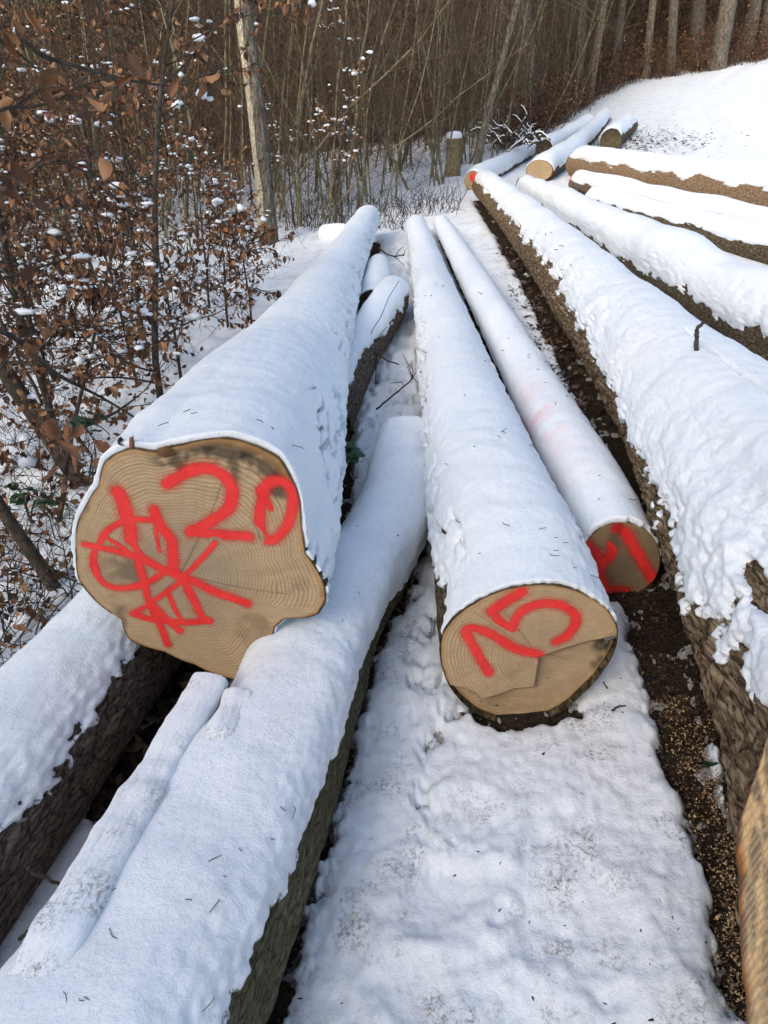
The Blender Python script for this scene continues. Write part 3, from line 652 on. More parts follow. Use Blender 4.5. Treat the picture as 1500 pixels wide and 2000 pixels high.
cross_log('brown log stub with peeled bark lying under the right side of the 20 log', [(-.31, 3.75, .22), (-.15, 5.1, .32), (.05, 6.2, .42), (.1, 6.6, .44)], [.13, .14, .15, .13], BARK_WET, .04, (-.2, lambda y: np.interp(y, [3.8, 4.9, 5.6, 6.6], [1.0, .72, .35, .3])), .008, 90, lip=.0)
cross_log('snowy log stub behind the peeled stub beside the 20 log', [(-.10, 6.3, .40), (-.06, 7.2, .45), (-.06, 8.0, .48)], [.13, .12, .1], BARK, .04, (-.6, -.2), .008, 70)

# ------------------------------------------------------------------ ground: soil sheet and the snow lying on it
def contact(L):
    sel = L.C[::6]; return sel, L.R[::6]
def bare(x, y):
    """how far the logs keep the snow off the soil (1 = bare)."""
    b = np.zeros(x.shape)
    for L, rad, ex in ((A, 1.0, .05), (Cl, .15, .0), (D, .8, .0), (B, .95, .03), (SL, 1.0, .0), (Hl, .8, .03)):
        P = L.C[::8]
        for a, c, r in zip(P[:-1], P[1:], L.R[::8][:-1]):
            m = (y > min(a[1], c[1]) - .7) & (y < max(a[1], c[1]) + .7)
            if not m.any(): continue
            d = seg_dist(x[m], y[m], np.array([a[:2], c[:2]])) - r * rad
            b[m] = np.maximum(b[m], 1 - sstep(ex - .05, ex + .09, d))
    # the strip of bare soil along the big bark log
    strip = np.array([[.74, .30], [.76, .82], [.84, 1.23], [.90, 1.7], [.98, 2.2], [1.08, 2.9], [1.22, 4.2]])
    w = np.interp(y, [.3, .8, 1.3, 1.8, 2.3, 3, 4.5, 7], [.055, .06, .075, .10, .13, .10, .08, .0])
    b = np.maximum(b, 1 - sstep(-.05, .045, seg_dist(x, y, strip) - w + .022 * noise(x / .05, y / .06, 31.) + .03 * noise(x / .18, y / .2, 35.)))
    xb = np.interp(y, [2.5, 4.5, 6.5, 9], [1.05, 1.15, 1.28, 1.42])
    b = np.maximum(b, .62 * sstep(.30, .05, np.abs(x - xb)) * sstep(3.2, 4., y) * sstep(9, 6.5, y))
    b = np.maximum(b, 1.05 * sstep(.10, .06, np.hypot((x - .44) / 2.6, y - 1.715) + .035 * noise(x / .05, y / .05, 1.7)))
    gap = sstep(2.0, 2.6, y) * sstep(12, 9, y) * sstep(.42, .30, np.abs(x - .02)) + .8 * sstep(1.2, 1.5, y) * sstep(2.6, 2.2, y) * sstep(.10, .05, np.abs(x - .13))
    b = np.maximum(b, .85 * gap * sstep(.16, .42, noise(x / .10, y / .13, 13.3) + .5 * noise(x / .035, y / .045, 5.5)))
    # sheltered soil below the 20 log and right of the slab
    b = np.maximum(b, .9 * sstep(.34, .16, np.hypot((x + .60) / .9, (y - 1.85) / 1.2)))
    b = np.maximum(b, .62 * sstep(.16, .02, np.hypot((x - .17) / .6, (y - 1.62) / 1.2) + .10 * noise(x / .06, y / .06, 2.7)))
    b = np.maximum(b, .55 * sstep(.05, .0, np.abs(x - .12) + .09 * noise(x / .05, y / .07, 8.7)) * sstep(1.0, 1.3, y) * sstep(3.4, 2.6, y))
    return b
def ground_grid(rings, angs):
    r, a = np.meshgrid(rings, angs, indexing='ij'); return r * np.sin(a), r * np.cos(a)
def ring_series(r0, r1, k0, k1, rk):
    r = [r0]
    while r[-1] < r1: r.append(r[-1] * (1 + np.interp(math.log(r[-1]), [math.log(r0), math.log(rk), math.log(r1)], [k0, k0, k1])))
    return np.array(r)
front = np.linspace(-.72, .72, 470)
back = np.linspace(.72, 2 * np.pi - .72, 50)[1:-1]
X, Y = ground_grid(ring_series(.12, 420, .0085, .06, 4.5), np.concatenate([front, back]))
Z0 = zg(X, Y)
near = sstep(14, 5, np.hypot(X, Y))
Bm = bare(X, Y) * (Y > 0)
forest_floor = sstep(-.9, -1.6, X) * sstep(0, 1.5, Y)
lump = .032 * fbm(X / .55, Y / .55, 1.7, 2) + (.017 + .03 * sstep(2.1, 2.8, Y) * sstep(1.6, 1.2, np.abs(X - .4))) * noise(X / .16, Y / .16, 5.2) * .6 * (.6 + .8 * np.abs(noise(X / .9, Y / .9))) + .007 * noise(X / .06, Y / .06, 2.1) * near * np.abs(noise(X / .3, Y / .3, 12.)) * 2.4 + .005 * noise(X / .035, Y / .035, 22.1) * near + .003 * noise(X / .018, Y / .018, 7.7) * near
lump = lump + sstep(2.2, 2.8, Y) * sstep(12, 8, Y) * sstep(.6, .3, np.abs(X - .05)) * (.05 * np.abs(noise(X / .16, Y / .2, 6.1)) + .03 * noise(X / .06, Y / .07, 3.9))
lump = lump + forest_floor * (.05 * noise(X / .3, Y / .3, 9.9) + .02 * noise(X / .1, Y / .1, 4.4))
# dents left by dropped leaves and boots
for cx, cy, rr, dp in [(.13, 1.12, .10, .03), (.45, 1.02, .12, .03), (.30, .80, .08, .02), (.22, 1.32, .09, .03), (.52, .74, .10, .025), (.05, .92, .07, .02)]:
    q = np.hypot(X - cx, (Y - cy)) / rr * (1 + .5 * noise(X / .09 + cx, Y / .09, 2.2)); dp *= .6; lump = lump - dp * np.exp(-q ** 2) + dp * .6 * np.exp(-((q - 1.35) / .4) ** 2)
edge_n = .55 * noise(X / .12, Y / .12, 3.1) + .40 * noise(X / .035, Y / .035, 6.6) + .25 * noise(X / .014, Y / .014, 8.6) * near
cover = 1 - 1.25 * Bm + .62 * edge_n * np.clip(Bm * 3 - .15 + forest_floor * .6, 0, 1) - forest_floor * .10
hs = np.where(cover > 0, .045 * (1.3 * cover / (.3 + np.maximum(cover, 0))), .12 * cover)
rut_c = [(5.2, 9.), (6.6, 14.0), (8.6, 18.), (11.2, 26), (15.4, 34), (22, 44), (36, 60)]
rd = seg_dist(X, Y, np.array(rut_c))
flat = sstep(3.2, 1.6, rd)
Zs = Z0 + hs + lump * np.clip(hs / .03, 0, 1) * (1 - .8 * flat)
snow_ground = link('snow_ground', mesh('snow_ground', np.stack([X, Y, Zs], -1), np.concatenate([grid_faces(*X.shape, True)[:, ::-1]]), None, True, dict(thin=1 - sstep(-.02, .34, cover))), None, [SNOW_DIRTY])
tag(snow_ground, 'trampled uneven snow lying on the forest ground', None, None, 'structure')
Xs, Ys = ground_grid(ring_series(.1, 420, .02, .08, 4.), np.concatenate([np.linspace(-.72, .72, 300), back]))
soil = link('ground', mesh('ground', np.stack([Xs, Ys, zg(Xs, Ys) + (.010 * noise(Xs / .07, Ys / .07) + .006 * noise(Xs / .025, Ys / .025, 3)) * (np.hypot(Xs, Ys) < 12) - .012], -1), grid_faces(*Xs.shape, True)[:, ::-1]), None, [SOIL])
tag(soil, 'dark soil showing through the snow', None, None, 'structure')
def zs(x, y):
    """top of the snow, roughly."""
    return float(zg(x, y)) + .045
# the packed snow road
t = np.linspace(0, 1, 160); rc = np.array(rut_c, float)
cum = np.concatenate([[0], np.cumsum(np.linalg.norm(np.diff(rc, axis=0), axis=1))]); cum /= cum[-1]
cx, cy = cubic(cum, rc[:, 0], t), cubic(cum, rc[:, 1], t)
tg = np.stack([np.gradient(cx), np.gradient(cy)], 1); tg /= np.linalg.norm(tg, axis=1)[:, None]
v = np.linspace(-1.9, 1.9, 60)
RX = cx[:, None] + tg[:, 1:2] * v[None]; RY = cy[:, None] - tg[:, 0:1] * v[None]
rut = -.13 * (np.exp(-((np.abs(v) - .8) / .16) ** 2))[None] + .012 * noise(RX / .2, RY / .2) + .015 * noise(RX / .7, RY / .7) + .02 * (np.exp(-((np.abs(v) - 1.2) / .2) ** 2))[None]
edgef = sstep(1.9, 1.5, np.abs(v))[None]
road = link('forest_road', mesh('forest_road', np.stack([RX, RY, zg(RX, RY) + .025 + .05 * edgef + rut * edgef], -1), grid_faces(160, 60), None, True, dict(thin=np.clip(-rut / .12, 0, 1) * edgef * .75)), None, [SNOW_SLIGHT])
tag(road, 'snow covered forest road with faint wheel tracks', None, None, 'structure')

# ------------------------------------------------------------------ vegetation builders
UP = np.array([0, 0, 1.])
def unit(v): v = np.asarray(v, float); return v / (np.linalg.norm(v) + 1e-12)
def wander(p, d, L, n, curl, up=0.0, r=None):
    """a crooked line of n+1 points starting at p in direction d."""
    P = [np.asarray(p, float)]; d = unit(d)
    for _ in range(n):
        d = unit(d + r.normal(0, curl, 3) + UP * up); P.append(P[-1] + d * L / n)
    return np.array(P), d
def leaf_mesh(L=.055, w=.034, curl=.5, fold=.5, seed=0, lobes=0, nu=7, solid=0.0006):
    """a dry leaf with a midrib fold and a curl, hanging from its stalk at the origin along -z."""
    r = np.random.default_rng(seed)
    u = np.linspace(0, 1, nu); v = np.array([-1, -.5, 0, .5, 1.])
    prof = np.sin(np.pi * u ** .85) ** .8
    if lobes: prof = prof * (.68 + .34 * np.abs(np.sin(np.pi * lobes * u + .3)))
    prof[0] = .04; prof[-1] = .05
    V = []
    for i, t in enumerate(u):
        a = curl * t * 1.6 + .25 * math.sin(t * 5 + seed)
        c = np.array([0, math.sin(a) * L * t * .55, -L * t * (1 - .18 * abs(a))])
        for s_ in v:
            x = s_ * w / 2 * prof[i]
            V.append(c + np.array([x * math.cos(fold * abs(s_)), abs(x) * math.sin(fold) * (1 + .3 * math.sin(7 * t + seed)), .1 * x * math.sin(9 * t + 2 * seed)]))
    V = np.array(V) + r.normal(0, L * .012, (len(V), 3))
    return V, grid_faces(nu, 5)
LEAFV = [leaf_mesh(.058, .036, c, f, i, 0, 6) for i, (c, f) in enumerate([(.5, .5), (.9, .8), (-.4, .4), (1.2, .9), (.2, 1.1), (-.9, .6)])]
LEAFME = []
for i, (V, Q) in enumerate(LEAFV):
    me = mesh('leaf', V, Q, None, True, {'tint': np.full(len(V), .25 + .1 * i)}); me.materials.append(LEAF); LEAFME.append(me)
SIMPLE_LEAF = (np.array([(0, 0, 0), (-.5, .15, -.45), (.5, .15, -.5), (0, .25, -1.)]), np.array([(0, 1, 3, 2)]))
def rot_rand(r, tilt=.7):
    az = r.uniform(0, 2 * np.pi); t1 = r.normal(0, tilt); t2 = r.normal(0, tilt)
    ca, sa = math.cos(az), math.sin(az); c1, s1 = math.cos(t1), math.sin(t1); c2, s2 = math.cos(t2), math.sin(t2)
    return np.array([[ca, -sa, 0], [sa, ca, 0], [0, 0, 1]]) @ np.array([[1, 0, 0], [0, c1, -s1], [0, s1, c1]]) @ np.array([[c2, 0, s2], [0, 1, 0], [-s2, 0, c2]])
from mathutils import Matrix
class Beech:
    """young beech holding its dead leaves: stem, branches, single leaves for the nearest, the rest as one foliage mesh, snow lumps."""
    def __init__(s, seed): s.r = np.random.default_rng(seed); s.stem, s.br, s.spots, s.snowb = MB(), MB(), [], MB(); s.sn = 0
    def limb(s, P, r0, r1, k=6, main=False):
        (s.stem if main else s.br).tube(P, np.linspace(r0, r1, len(P)), k)
    def snow_on(s, p, q=1.0):
        s.snowb.blob(np.asarray(p) + UP * .012 * q, np.array([.022, .018, .010]) * q * s.r.uniform(.4, 1.3) * s.r.uniform(.6, 1.4, 3), s.sn); s.sn += 1
        if s.r.random() < .6: s.snowb.blob(np.asarray(p) + s.r.normal(0, .02, 3) * q, np.array([.016, .014, .008]) * q * s.r.uniform(.4, 1.2), s.sn)
    def twigs(s, P, n, L=(.25, .5), leaves=5, up=.05, snow=.25, r0=.0035, start=.15, droop=.0):
        r = s.r; P = np.asarray(P); cum = np.concatenate([[0], np.cumsum(np.linalg.norm(np.diff(P, axis=0), axis=1))])
        for j in range(n):
            f = r.uniform(start, 1) * cum[-1]; b = np.array([np.interp(f, cum, P[:, k]) for k in range(3)])
            t = unit(np.array([np.interp(min(f + .05, cum[-1]), cum, P[:, k]) for k in range(3)]) - b + 1e-6)
            side = unit(np.cross(t, UP)) * r.choice([-1, 1]) + r.normal(0, .35, 3)
            Q, _ = wander(b, t * r.uniform(.4, 1.0) + side * .9, r.uniform(*L), 5, .16, up, r)
            s.limb(Q, r0, .0011, 3)
            for q in range(leaves):
                g = r.uniform(.2, 1.0) * 5; i = int(min(g, 4)); p = Q[i] + (Q[i + 1] - Q[i]) * (g - i)
                s.spots.append((p + r.normal(0, .006, 3), r.uniform(.75, 1.35)))
            if r.random() < snow: s.snow_on(Q[r.integers(1, 6)], r.uniform(.6, 1.6))
    def done(s, name, base, label, group, single=60, cat='young tree', leafscale=1.0, stem_mat=None):
        root = empty(name, base, label, cat, group); b = np.asarray(base, float)
        if s.stem.V: s.stem.build('trunk', stem_mat or STEM_DARK, root, org=b)
        if s.br.V: s.br.build('branches', STEM_DARK if name != 'x' else TWIG, root, org=b)
        sp = sorted(s.spots, key=lambda q: np.linalg.norm(q[0] - np.array([0, 0, CAM_Z])) / q[1])
        for p, k in sp[:single]:
            R = rot_rand(s.r, .6); o = link('leaf', LEAFME[s.r.integers(len(LEAFME))], root)
            M = np.eye(4); M[:3, :3] = R * k * leafscale; M[:3, 3] = p - b
            o.matrix_local = Matrix(M.tolist())
        m = MB()
        for p, k in sp[single:]:
            V, Q = LEAFV[s.r.integers(len(LEAFV))]
            m.add(V @ (rot_rand(s.r, .6) * k * leafscale).T + p, Q, a=s.r.uniform(.1, .9))
        if m.V: tag(m.build('foliage', LEAF, root, org=b), kind='stuff')
        if s.snowb.V: tag(s.snowb.build('snow_clumps', SNOW, root, org=b), kind='stuff')
        return root
def beech_tree(seed, base, lean, H, r0, nb, leaves, label, single=50, group='young beeches holding dead leaves', snow=.3, bl=(.5, 1.1), low=.15, ntw=5, leafscale=1.0, drop_curl=.06):
    leafscale *= .86
    T = Beech(seed); r = T.r
    P, _ = wander(base, unit(np.array([lean[0], lean[1], 1.0])), H, 12, drop_curl, .03, r)
    T.limb(P, r0, r0 * .25, 8, True)
    for j in range(nb):
        f = r.uniform(low, .97) * 12; i = int(min(f, 11)); p = P[i] + (P[i + 1] - P[i]) * (f - i)
        az = r.uniform(0, 2 * np.pi); d = np.array([math.cos(az), math.sin(az), r.uniform(.1, .8)])
        Q, _ = wander(p, d, r.uniform(*bl) * (1.15 - .5 * f / 12), 6, .14, .03, r)
        T.limb(Q, max(.003, r0 * .35 * (1 - f / 16)), .0018, 4)
        T.twigs(Q, ntw, (.18, .42), leaves, snow=snow)
        if r.random() < snow: T.snow_on(Q[3], r.uniform(.8, 2.0))
    return T.done('young_beech', base, label, group, single, leafscale=leafscale)

# ------------------------------------------------------------------ young beeches on the left, near to far
g = lambda x, y: (x, y, float(zg(x, y)))
beech_tree(11, g(-1.42, 2.62), (-.42, -.02), 2.6, .030, 14, 4, 'dark leaning young beech rising right behind the left bearer log', 45, snow=.12, bl=(.3, .8), low=.25)
beech_tree(12, g(-1.72, 3.75), (-.62, .05), 2.7, .06, 22, 7, 'stoutest leaning young beech at the left edge with a snow pad at its foot', 60, snow=.3, low=.12)
beech_tree(13, g(-1.45, 4.45), (-.10, .10), 3.0, .026, 30, 8, 'young beech full of brown leaves just left of the 20 log, forked at its top', 70, snow=.35, low=.12)
beech_tree(14, g(-1.02, 5.5), (.10, .05), 1.15, .012, 12, 7, 'waist high beech sprout with brown leaves touching the left flank of the 20 log', 30, snow=.3, bl=(.2, .45))
beech_tree(15, g(-2.35, 4.8), (.04, .02), 3.5, .028, 32, 8, 'upright young beech with the densest brown leaves near the left edge', 60, snow=.35)
beech_tree(16, g(-2.15, 6.4), (-.05, .03), 3.7, .026, 32, 7, 'taller young beech with tawny leaves behind the forked one', 15, snow=.3)
beech_tree(17, g(-3.1, 6.2), (.06, .0), 3.8, .03, 34, 8, 'young beech with drooping brown sprays behind the left edge beeches', 10, snow=.3)
beech_tree(18, g(-1.75, 3.35), (.35, .35), 1.5, .016, 16, 7, 'low bushy beech sprout spreading between the two leaning beeches', 35, snow=.3, bl=(.3, .6))
for i, (x, y, h, lab) in enumerate([(-1.55, 5.3, 1.5, 'low brown leaved beech between the forked beech and the 20 log'), (-2.0, 5.6, 2.0, 'bushy beech sprout in the second row left of the 20 log'), (-2.7, 5.4, 2.2, 'bushy beech sprout behind the stoutest leaning beech'), (-1.5, 6.9, 1.4, 'small beech sprout on the snow beyond the forked beech'),
        (-2.9, 7.2, 2.3, 'shoulder high beech sprout in the third row at the left'), (-2.05, 4.1, 1.7, 'twiggy beech sprout crowding the left edge at mid height'), (-1.9, 7.9, 1.6, 'small tan leaved sprout at the edge of the open snow'), (-3.6, 6.4, 2.6, 'tall sprout with hanging leaves far at the left edge'), (-2.4, 3.9, 2.4, 'sprout half cut by the left picture edge')]):
    beech_tree(70 + i, g(x, y), (rng.normal(0, .18), rng.normal(0, .1)), h, .014, 20, 7, lab, 12, snow=.22, bl=(.3, .75), low=.08, ntw=5, leafscale=.85)
# the overhanging boughs of a beech that stands just outside the left edge
T = Beech(31); r = T.r
b0 = np.array([-1.62, 2.1, float(zg(-1.62, 2.1))])
P = np.array([b0, b0 + [.02, .0, 1.0], b0 + [.05, .05, 1.9], b0 + [.05, .1, 3.0]]); T.limb(P, .035, .02, 8, True)
def bough(pts, r0, n, leaves, snow=.3):
    q = np.array(pts); f = np.linspace(0, len(q) - 1, len(q) * 4); tt = np.arange(len(q))
    q = np.stack([cubic(tt, q[:, k], f) for k in range(3)], 1)
    T.limb(q, r0, r0 * .3, 6); T.twigs(q, n, (.12, .32), leaves, up=-.03, snow=snow, start=.2)
import functools
bough = functools.partial(bough, snow=.04)
bough([P[2] + [0, 0, .08], at(-20, 76, 2.05), at(90, 112, 2.1), at(180, 138, 2.2), at(270, 160, 2.3), at(350, 165, 2.4), at(440, 130, 2.5)], .0075, 12, 3)
bough([P[2] - [0, 0, .15], at(-20, 222, 2.2), at(60, 210, 2.3), at(120, 190, 2.35), at(165, 153, 2.4)], .007, 7, 3)
bough([P[1] + [0, 0, .35], at(-20, 420, 2.1), at(60, 330, 2.2), at(140, 318, 2.3), at(230, 300, 2.4)], .005, 8, 3)
bough([P[1] + [0, 0, .3], at(-20, 640, 2.5), at(110, 730, 2.9), at(205, 780, 3.3), at(290, 832, 3.7)], .013, 8, 5)
for px, py, Y, k in [(245, 120, 1.45, .85), (262, 165, 1.5, .75), (190, 115, 1.6, .7), (48, 35, 1.6, .85), (195, 325, 1.45, .9), (155, 325, 1.6, .7), (20, 335, 1.45, .85), (10, 390, 1.5, .8), (200, 385, 1.8, .75), (65, 400, 1.7, .85)]:
    T.spots.append((at(px, py - 20, Y), k))
    T.limb(np.array([at(px, py - 22, Y), at(px - 25, py - 45, Y + .05), at(px - 70, py - 60, Y + .25)]), .001, .0016, 3)
T.done('young_beech', b0, 'beech boughs hanging into the top left corner with a few large close leaves', 'young beeches holding dead leaves', 50)

# leafy beeches further into the wood: four kinds, copied with their parts
def copy_tree(o, loc, rz, sc, label):
    c = o.copy(); COL.objects.link(c); c.location = loc; c.rotation_euler = (0, 0, rz); c.scale = (sc,) * 3; c['label'] = label
    for ch in list(o.children):
        d = ch.copy(); COL.objects.link(d); d.parent = c
    return c
LB = 'mid distance young beech with brown leaves and snow specks in the left thicket'
kinds = []
for i in range(4):
    x, y = [(-3.3, 8.4), (-4.2, 8.9), (-3.9, 10.0), (-5.2, 10.2)][i]
    kinds.append(beech_tree(40 + i, g(x, y), (rng.normal(0, .08), 0), 3.6 + .5 * i, .026, 30, 6, LB, 0, 'leafy young beeches in the left thicket', snow=.14, ntw=6))
for i, (x, y) in enumerate([(-3.6, 10.2), (-1.45, 9.9), (-6.0, 11.6), (-4.6, 12.2), (-3.1, 11.8), (-1.8, 12.3), (-7.2, 13.2), (-5.5, 14.2), (-2.6, 14.8), (-.9, 13.6), (.3, 15.2), (-6.6, 9.4), (-3.7, 7.2), (-4.9, 7.6)]):
    if 750 + FOC * x / (y * CP + 1.0) > 350: continue
    copy_tree(kinds[i % 4], g(x, y), rng.uniform(0, 6.28), rng.uniform(.75, 1.15), LB)

for sd, x, y, h, lab in [(51, -.75, 11.6, 1.6, 'small snowy beech sprout beside the small log end left of the 20 log tip'), (52, -1.5, 12.9, 1.9, 'low beech with a snow laden top right of the tall pale trunk'), (53, -.7, 12.8, 2.9, 'slender beech with three snow lumps near its top, right of the pale trunk'),
                         (54, -2.7, 11.0, 2.5, 'thin beech with a snowy leafy spray left of the pale trunk'), (55, -2.2, 9.2, 1.3, 'knee high beech sprout on the snow left of the 20 log')]:
    beech_tree(sd, g(x, y), (rng.normal(0, .1), 0), h, .016, 9, 6, lab, 0, 'small leafy beeches before the bare thicket', snow=.8, bl=(.3, .8), low=.5, ntw=4)

# ------------------------------------------------------------------ leafless saplings: the thicket
def sapling_parts(seed, H, r0, nb, k=5, tw=3, spread=1.0):
    r = np.random.default_rng(seed); st, br = MB(), MB()
    P, _ = wander((0, 0, -.1), (r.normal(0, .11), r.normal(0, .11), 1), H, 10, .075, .03, r)
    st.tube(P, np.linspace(r0, r0 * .15, 11), k)
    for j in range(nb):
        f = r.uniform(.12, .97) * 10; i = int(min(f, 9)); p = P[i] + (P[i + 1] - P[i]) * (f - i)
        az = r.uniform(0, 2 * np.pi); d = np.array([math.cos(az) * spread, math.sin(az) * spread, r.uniform(.5, 1.6)])
        L = r.uniform(.6, 1.7) * (1.1 - .55 * f / 10)
        Q, _ = wander(p, d, L, 4, .12, .05, r); br.tube(Q, np.linspace(r0 * .32, .0022, 5), 3, False)
        for q in range(tw):
            g_ = r.integers(1, 5); d2 = unit(Q[g_] - Q[g_ - 1]) + r.normal(0, .55, 3)
            Q2, _ = wander(Q[g_ - 1] + (Q[g_] - Q[g_ - 1]) * r.random(), d2, L * r.uniform(.25, .5), 2, .12, .03, r); br.tube(Q2, np.linspace(.0026, .0014, 3), 3, False)
    return st, br
def edge_y(x): return np.interp(x, [-14, -8, -3, -.6, .3, 1.4, 2.6, 4.5, 7, 9.5, 12, 16, 22, 34], [13.6, 13.4, 12.6, 13.2, 14.6, 18.6, 21.5, 26.0, 30.5, 33.5, 35, 37, 43, 56])
SAPK = []
for i in range(10):
    st, br = sapling_parts(100 + i, rng.uniform(5.5, 9.5), rng.uniform(.012, .034), int(rng.integers(22, 34)))
    V, Q, T_ = st.arrays(); a = mesh('trunk', V, Q, T_, True, {'tint': np.concatenate(st.A)}); a.materials.append(STEM)
    V, Q, T_ = br.arrays(); b = mesh('crown', V, Q, T_, True, {'tint': np.concatenate(br.A)}); b.materials.append(TWIG)
    SAPK.append((a, b))
SL_ = 'thin leafless sapling among many alike in the brown thicket behind the logs'
n = 0; used = []
while n < 285:
    x = rng.uniform(-11, 9); y = edge_y(x) + rng.exponential(3.2) - (.4 if x > -1 else rng.exponential(1.2))
    if abs(x) > .62 * y + 1: continue
    if n % 3 == 0 and used:                       # saplings grow in clumps
        bx, by = used[rng.integers(len(used))]; x, y = bx + rng.normal(0, .16), by + rng.normal(0, .2)
    if y < edge_y(x) - 3: continue
    used.append((x, y)); n += 1
    a, b = SAPK[rng.integers(10)]
    o = empty('sapling', (x, y, float(zg(x, y))), SL_, 'sapling', 'leafless saplings of the thicket')
    ln = .05 if rng.random() < .72 else .2
    o.rotation_euler = (rng.normal(0, ln), rng.normal(0, ln), rng.uniform(0, 6.28)); k = rng.uniform(.6, 1.2); o.scale = (k, k, k * rng.uniform(.9, 1.1))
    link('trunk', a, o); link('crown', b, o)
# the deeper thicket as one mass
def deep_points(n, lo, hi, x0=-26, x1=26):
    x = rng.uniform(x0, x1, n); y = edge_y(x) + lo + (hi - lo) * rng.random(n) ** 1.1
    ok = np.abs(x) < .66 * y + 3; return x[ok], y[ok]
LOWK = [sapling_parts(200 + i, rng.uniform(7, 11), rng.uniform(.02, .05), 16, 3, 2) for i in range(6)]
m = MB(); xs, ys_ = deep_points(620, 3, 30)
for x, y in zip(xs, ys_):
    st, br = LOWK[rng.integers(6)]; a_ = rng.uniform(0, 6.28); k = rng.uniform(.8, 1.25)
    R = np.array([[math.cos(a_), -math.sin(a_), 0], [math.sin(a_), math.cos(a_), 0], [0, 0, 1]]) * k; o_ = np.array([x, y, float(zg(x, y))])
    for w in (st, br):
        V, Q, T_ = w.arrays(); m.add(V @ R.T + o_, Q, T_)
tag(m.build('forest_thicket', TWIG, None), 'deep brown thicket of bare saplings filling the forest', kind='stuff')
# fine twigs and a few clinging leaves between the stems
def slivers(n, lo, hi, zmax, L, w, flat=.75, pts=None):
    x, y = pts if pts is not None else deep_points(n, lo, hi); n = len(x)
    z = zg(x, y) + rng.random(n) ** .9 * zmax
    d = rng.normal(0, 1, (n, 3)); d[:, 2] = np.abs(d[:, 2]) * flat + .25; d /= np.linalg.norm(d, axis=1)[:, None]
    l = rng.uniform(*L, n)[:, None]; q = rng.normal(0, 1, (n, 3)); q -= (q * d).sum(1)[:, None] * d; q /= np.linalg.norm(q, axis=1)[:, None]
    P = np.stack([x, y, z], 1); ww = rng.uniform(*w, n)[:, None]
    V = np.stack([P - q * ww, P + q * ww, P + d * l + rng.normal(0, .03, (n, 3))], 1).reshape(-1, 3)
    return V, np.arange(3 * n).reshape(-1, 3)
V, T_ = slivers(200000, .5, 32, 12, (.4, 1.4), (.004, .009))
V2, T2 = slivers(150000, -.3, 9, 7, (.25, .9), (.0022, .0045), .45); T_ = np.concatenate([T_, T2 + len(V)]); V = np.concatenate([V, V2])
tag(link('twig_tangle', mesh('twig_tangle', V, None, T_, False), None, [TWIG_RED]), 'fine reddish twigs between the thicket stems', kind='stuff')
def leaf_mass(name, label, x, y, z, s0, s1, mat=None):
    n = len(x); a_ = rng.uniform(0, 6.28, n); k = rng.uniform(s0, s1, n)
    d = rng.normal(0, 1, (n, 3)); d /= np.linalg.norm(d, axis=1)[:, None]; q = np.cross(d, rng.normal(0, 1, (n, 3))); q /= np.linalg.norm(q, axis=1)[:, None]
    P = np.stack([x, y, z], 1); kk = k[:, None]
    V = np.stack([P, P + d * kk * .5 + q * kk * .3, P + d * kk, P + d * kk * .5 - q * kk * .3 + np.cross(d, q) * kk * .15], 1).reshape(-1, 3)
    o = link(name, mesh(name, V, np.arange(4 * n).reshape(-1, 4), None, False, {'tint': np.repeat(rng.uniform(0, 1, n), 4)}), None, [mat or LEAF])
    return tag(o, label, kind='stuff')
x, y = deep_points(62000, .2, 22); cl = noise(x / 1.1, y / 1.1, 2.2)
sel = (cl > .06) | ((cl > -.12) & (x > .5)); x, y = x[sel], y[sel]
leaf_mass('dead_leaves', 'dead brown leaves clinging among the thicket twigs', x, y, zg(x, y) + .4 + 5.5 * rng.random(len(x)) ** 1.3, .03, .07)

# ------------------------------------------------------------------ single trees with trunk and crown
STRIP_PALE = mat_bark('strip_pale_tone', (.20, .15, .09), (.50, .43, .31), (.68, .61, .47), 0, .7, (1, 1, .4))
def big_tree(name, label, base, top, r0, r1, mat, group=None, crown=True, conifer=False, seed=1, cat='tree', H=None):
    r = np.random.default_rng(seed); base = np.asarray(base, float); top = np.asarray(top, float)
    root = empty(name, base, label, cat, group)
    t = np.linspace(0, 1, 40)[:, None]; d = top - base; L = np.linalg.norm(d)
    P = base + d * t + np.stack([.012 * L * np.sin(t[:, 0] * 5 + seed), .01 * L * np.sin(t[:, 0] * 4 + 2 * seed), 0 * t[:, 0]], 1) * np.minimum(t * 5, 1)
    R = r0 + (r1 - r0) * t[:, 0] + r0 * .22 * np.exp(-t[:, 0] * L / .35)
    P = np.concatenate([[P[0] - UP * .2], P]); R = np.concatenate([[R[0] * 1.1], R])
    b = MB(); k = 22; th = np.linspace(0, 2 * np.pi, k, endpoint=False)
    V = P[:, None] + R[:, None, None] * (1 + .07 * noise(np.cos(th) * 1.5 + seed, np.sin(th) * 1.5, P[:, 2:3] * 1.2))[..., None] * np.stack([np.cos(th), np.sin(th), 0 * th], -1)[None]
    b.add(V, grid_faces(len(P), k, True)); b.build('trunk', mat, root, org=base)
    if crown:
        c = MB()
        for j in range(46 if conifer else 26):
            f = r.uniform(.22 if conifer else .4, .98); p = base + d * f; az = r.uniform(0, 6.28)
            bl = (L * .16 * (1.15 - f) + .5) if conifer else L * .16
            Q, _ = wander(p, (math.cos(az), math.sin(az), -.15 if conifer else .8), bl, 5, .1, -.02 if conifer else .04, r)
            c.tube(Q, np.linspace(.035 if conifer else .04, .006, 6), 4, False)
            for q in range(7):
                Q2, _ = wander(Q[r.integers(1, 6)], unit(Q[-1] - Q[0]) + r.normal(0, .6, 3), bl * .35, 3, .15, .0, r); c.tube(Q2, np.linspace(.012, .003, 4), 3, False)
        c.build('crown', TWIG, root, org=base)
    return root
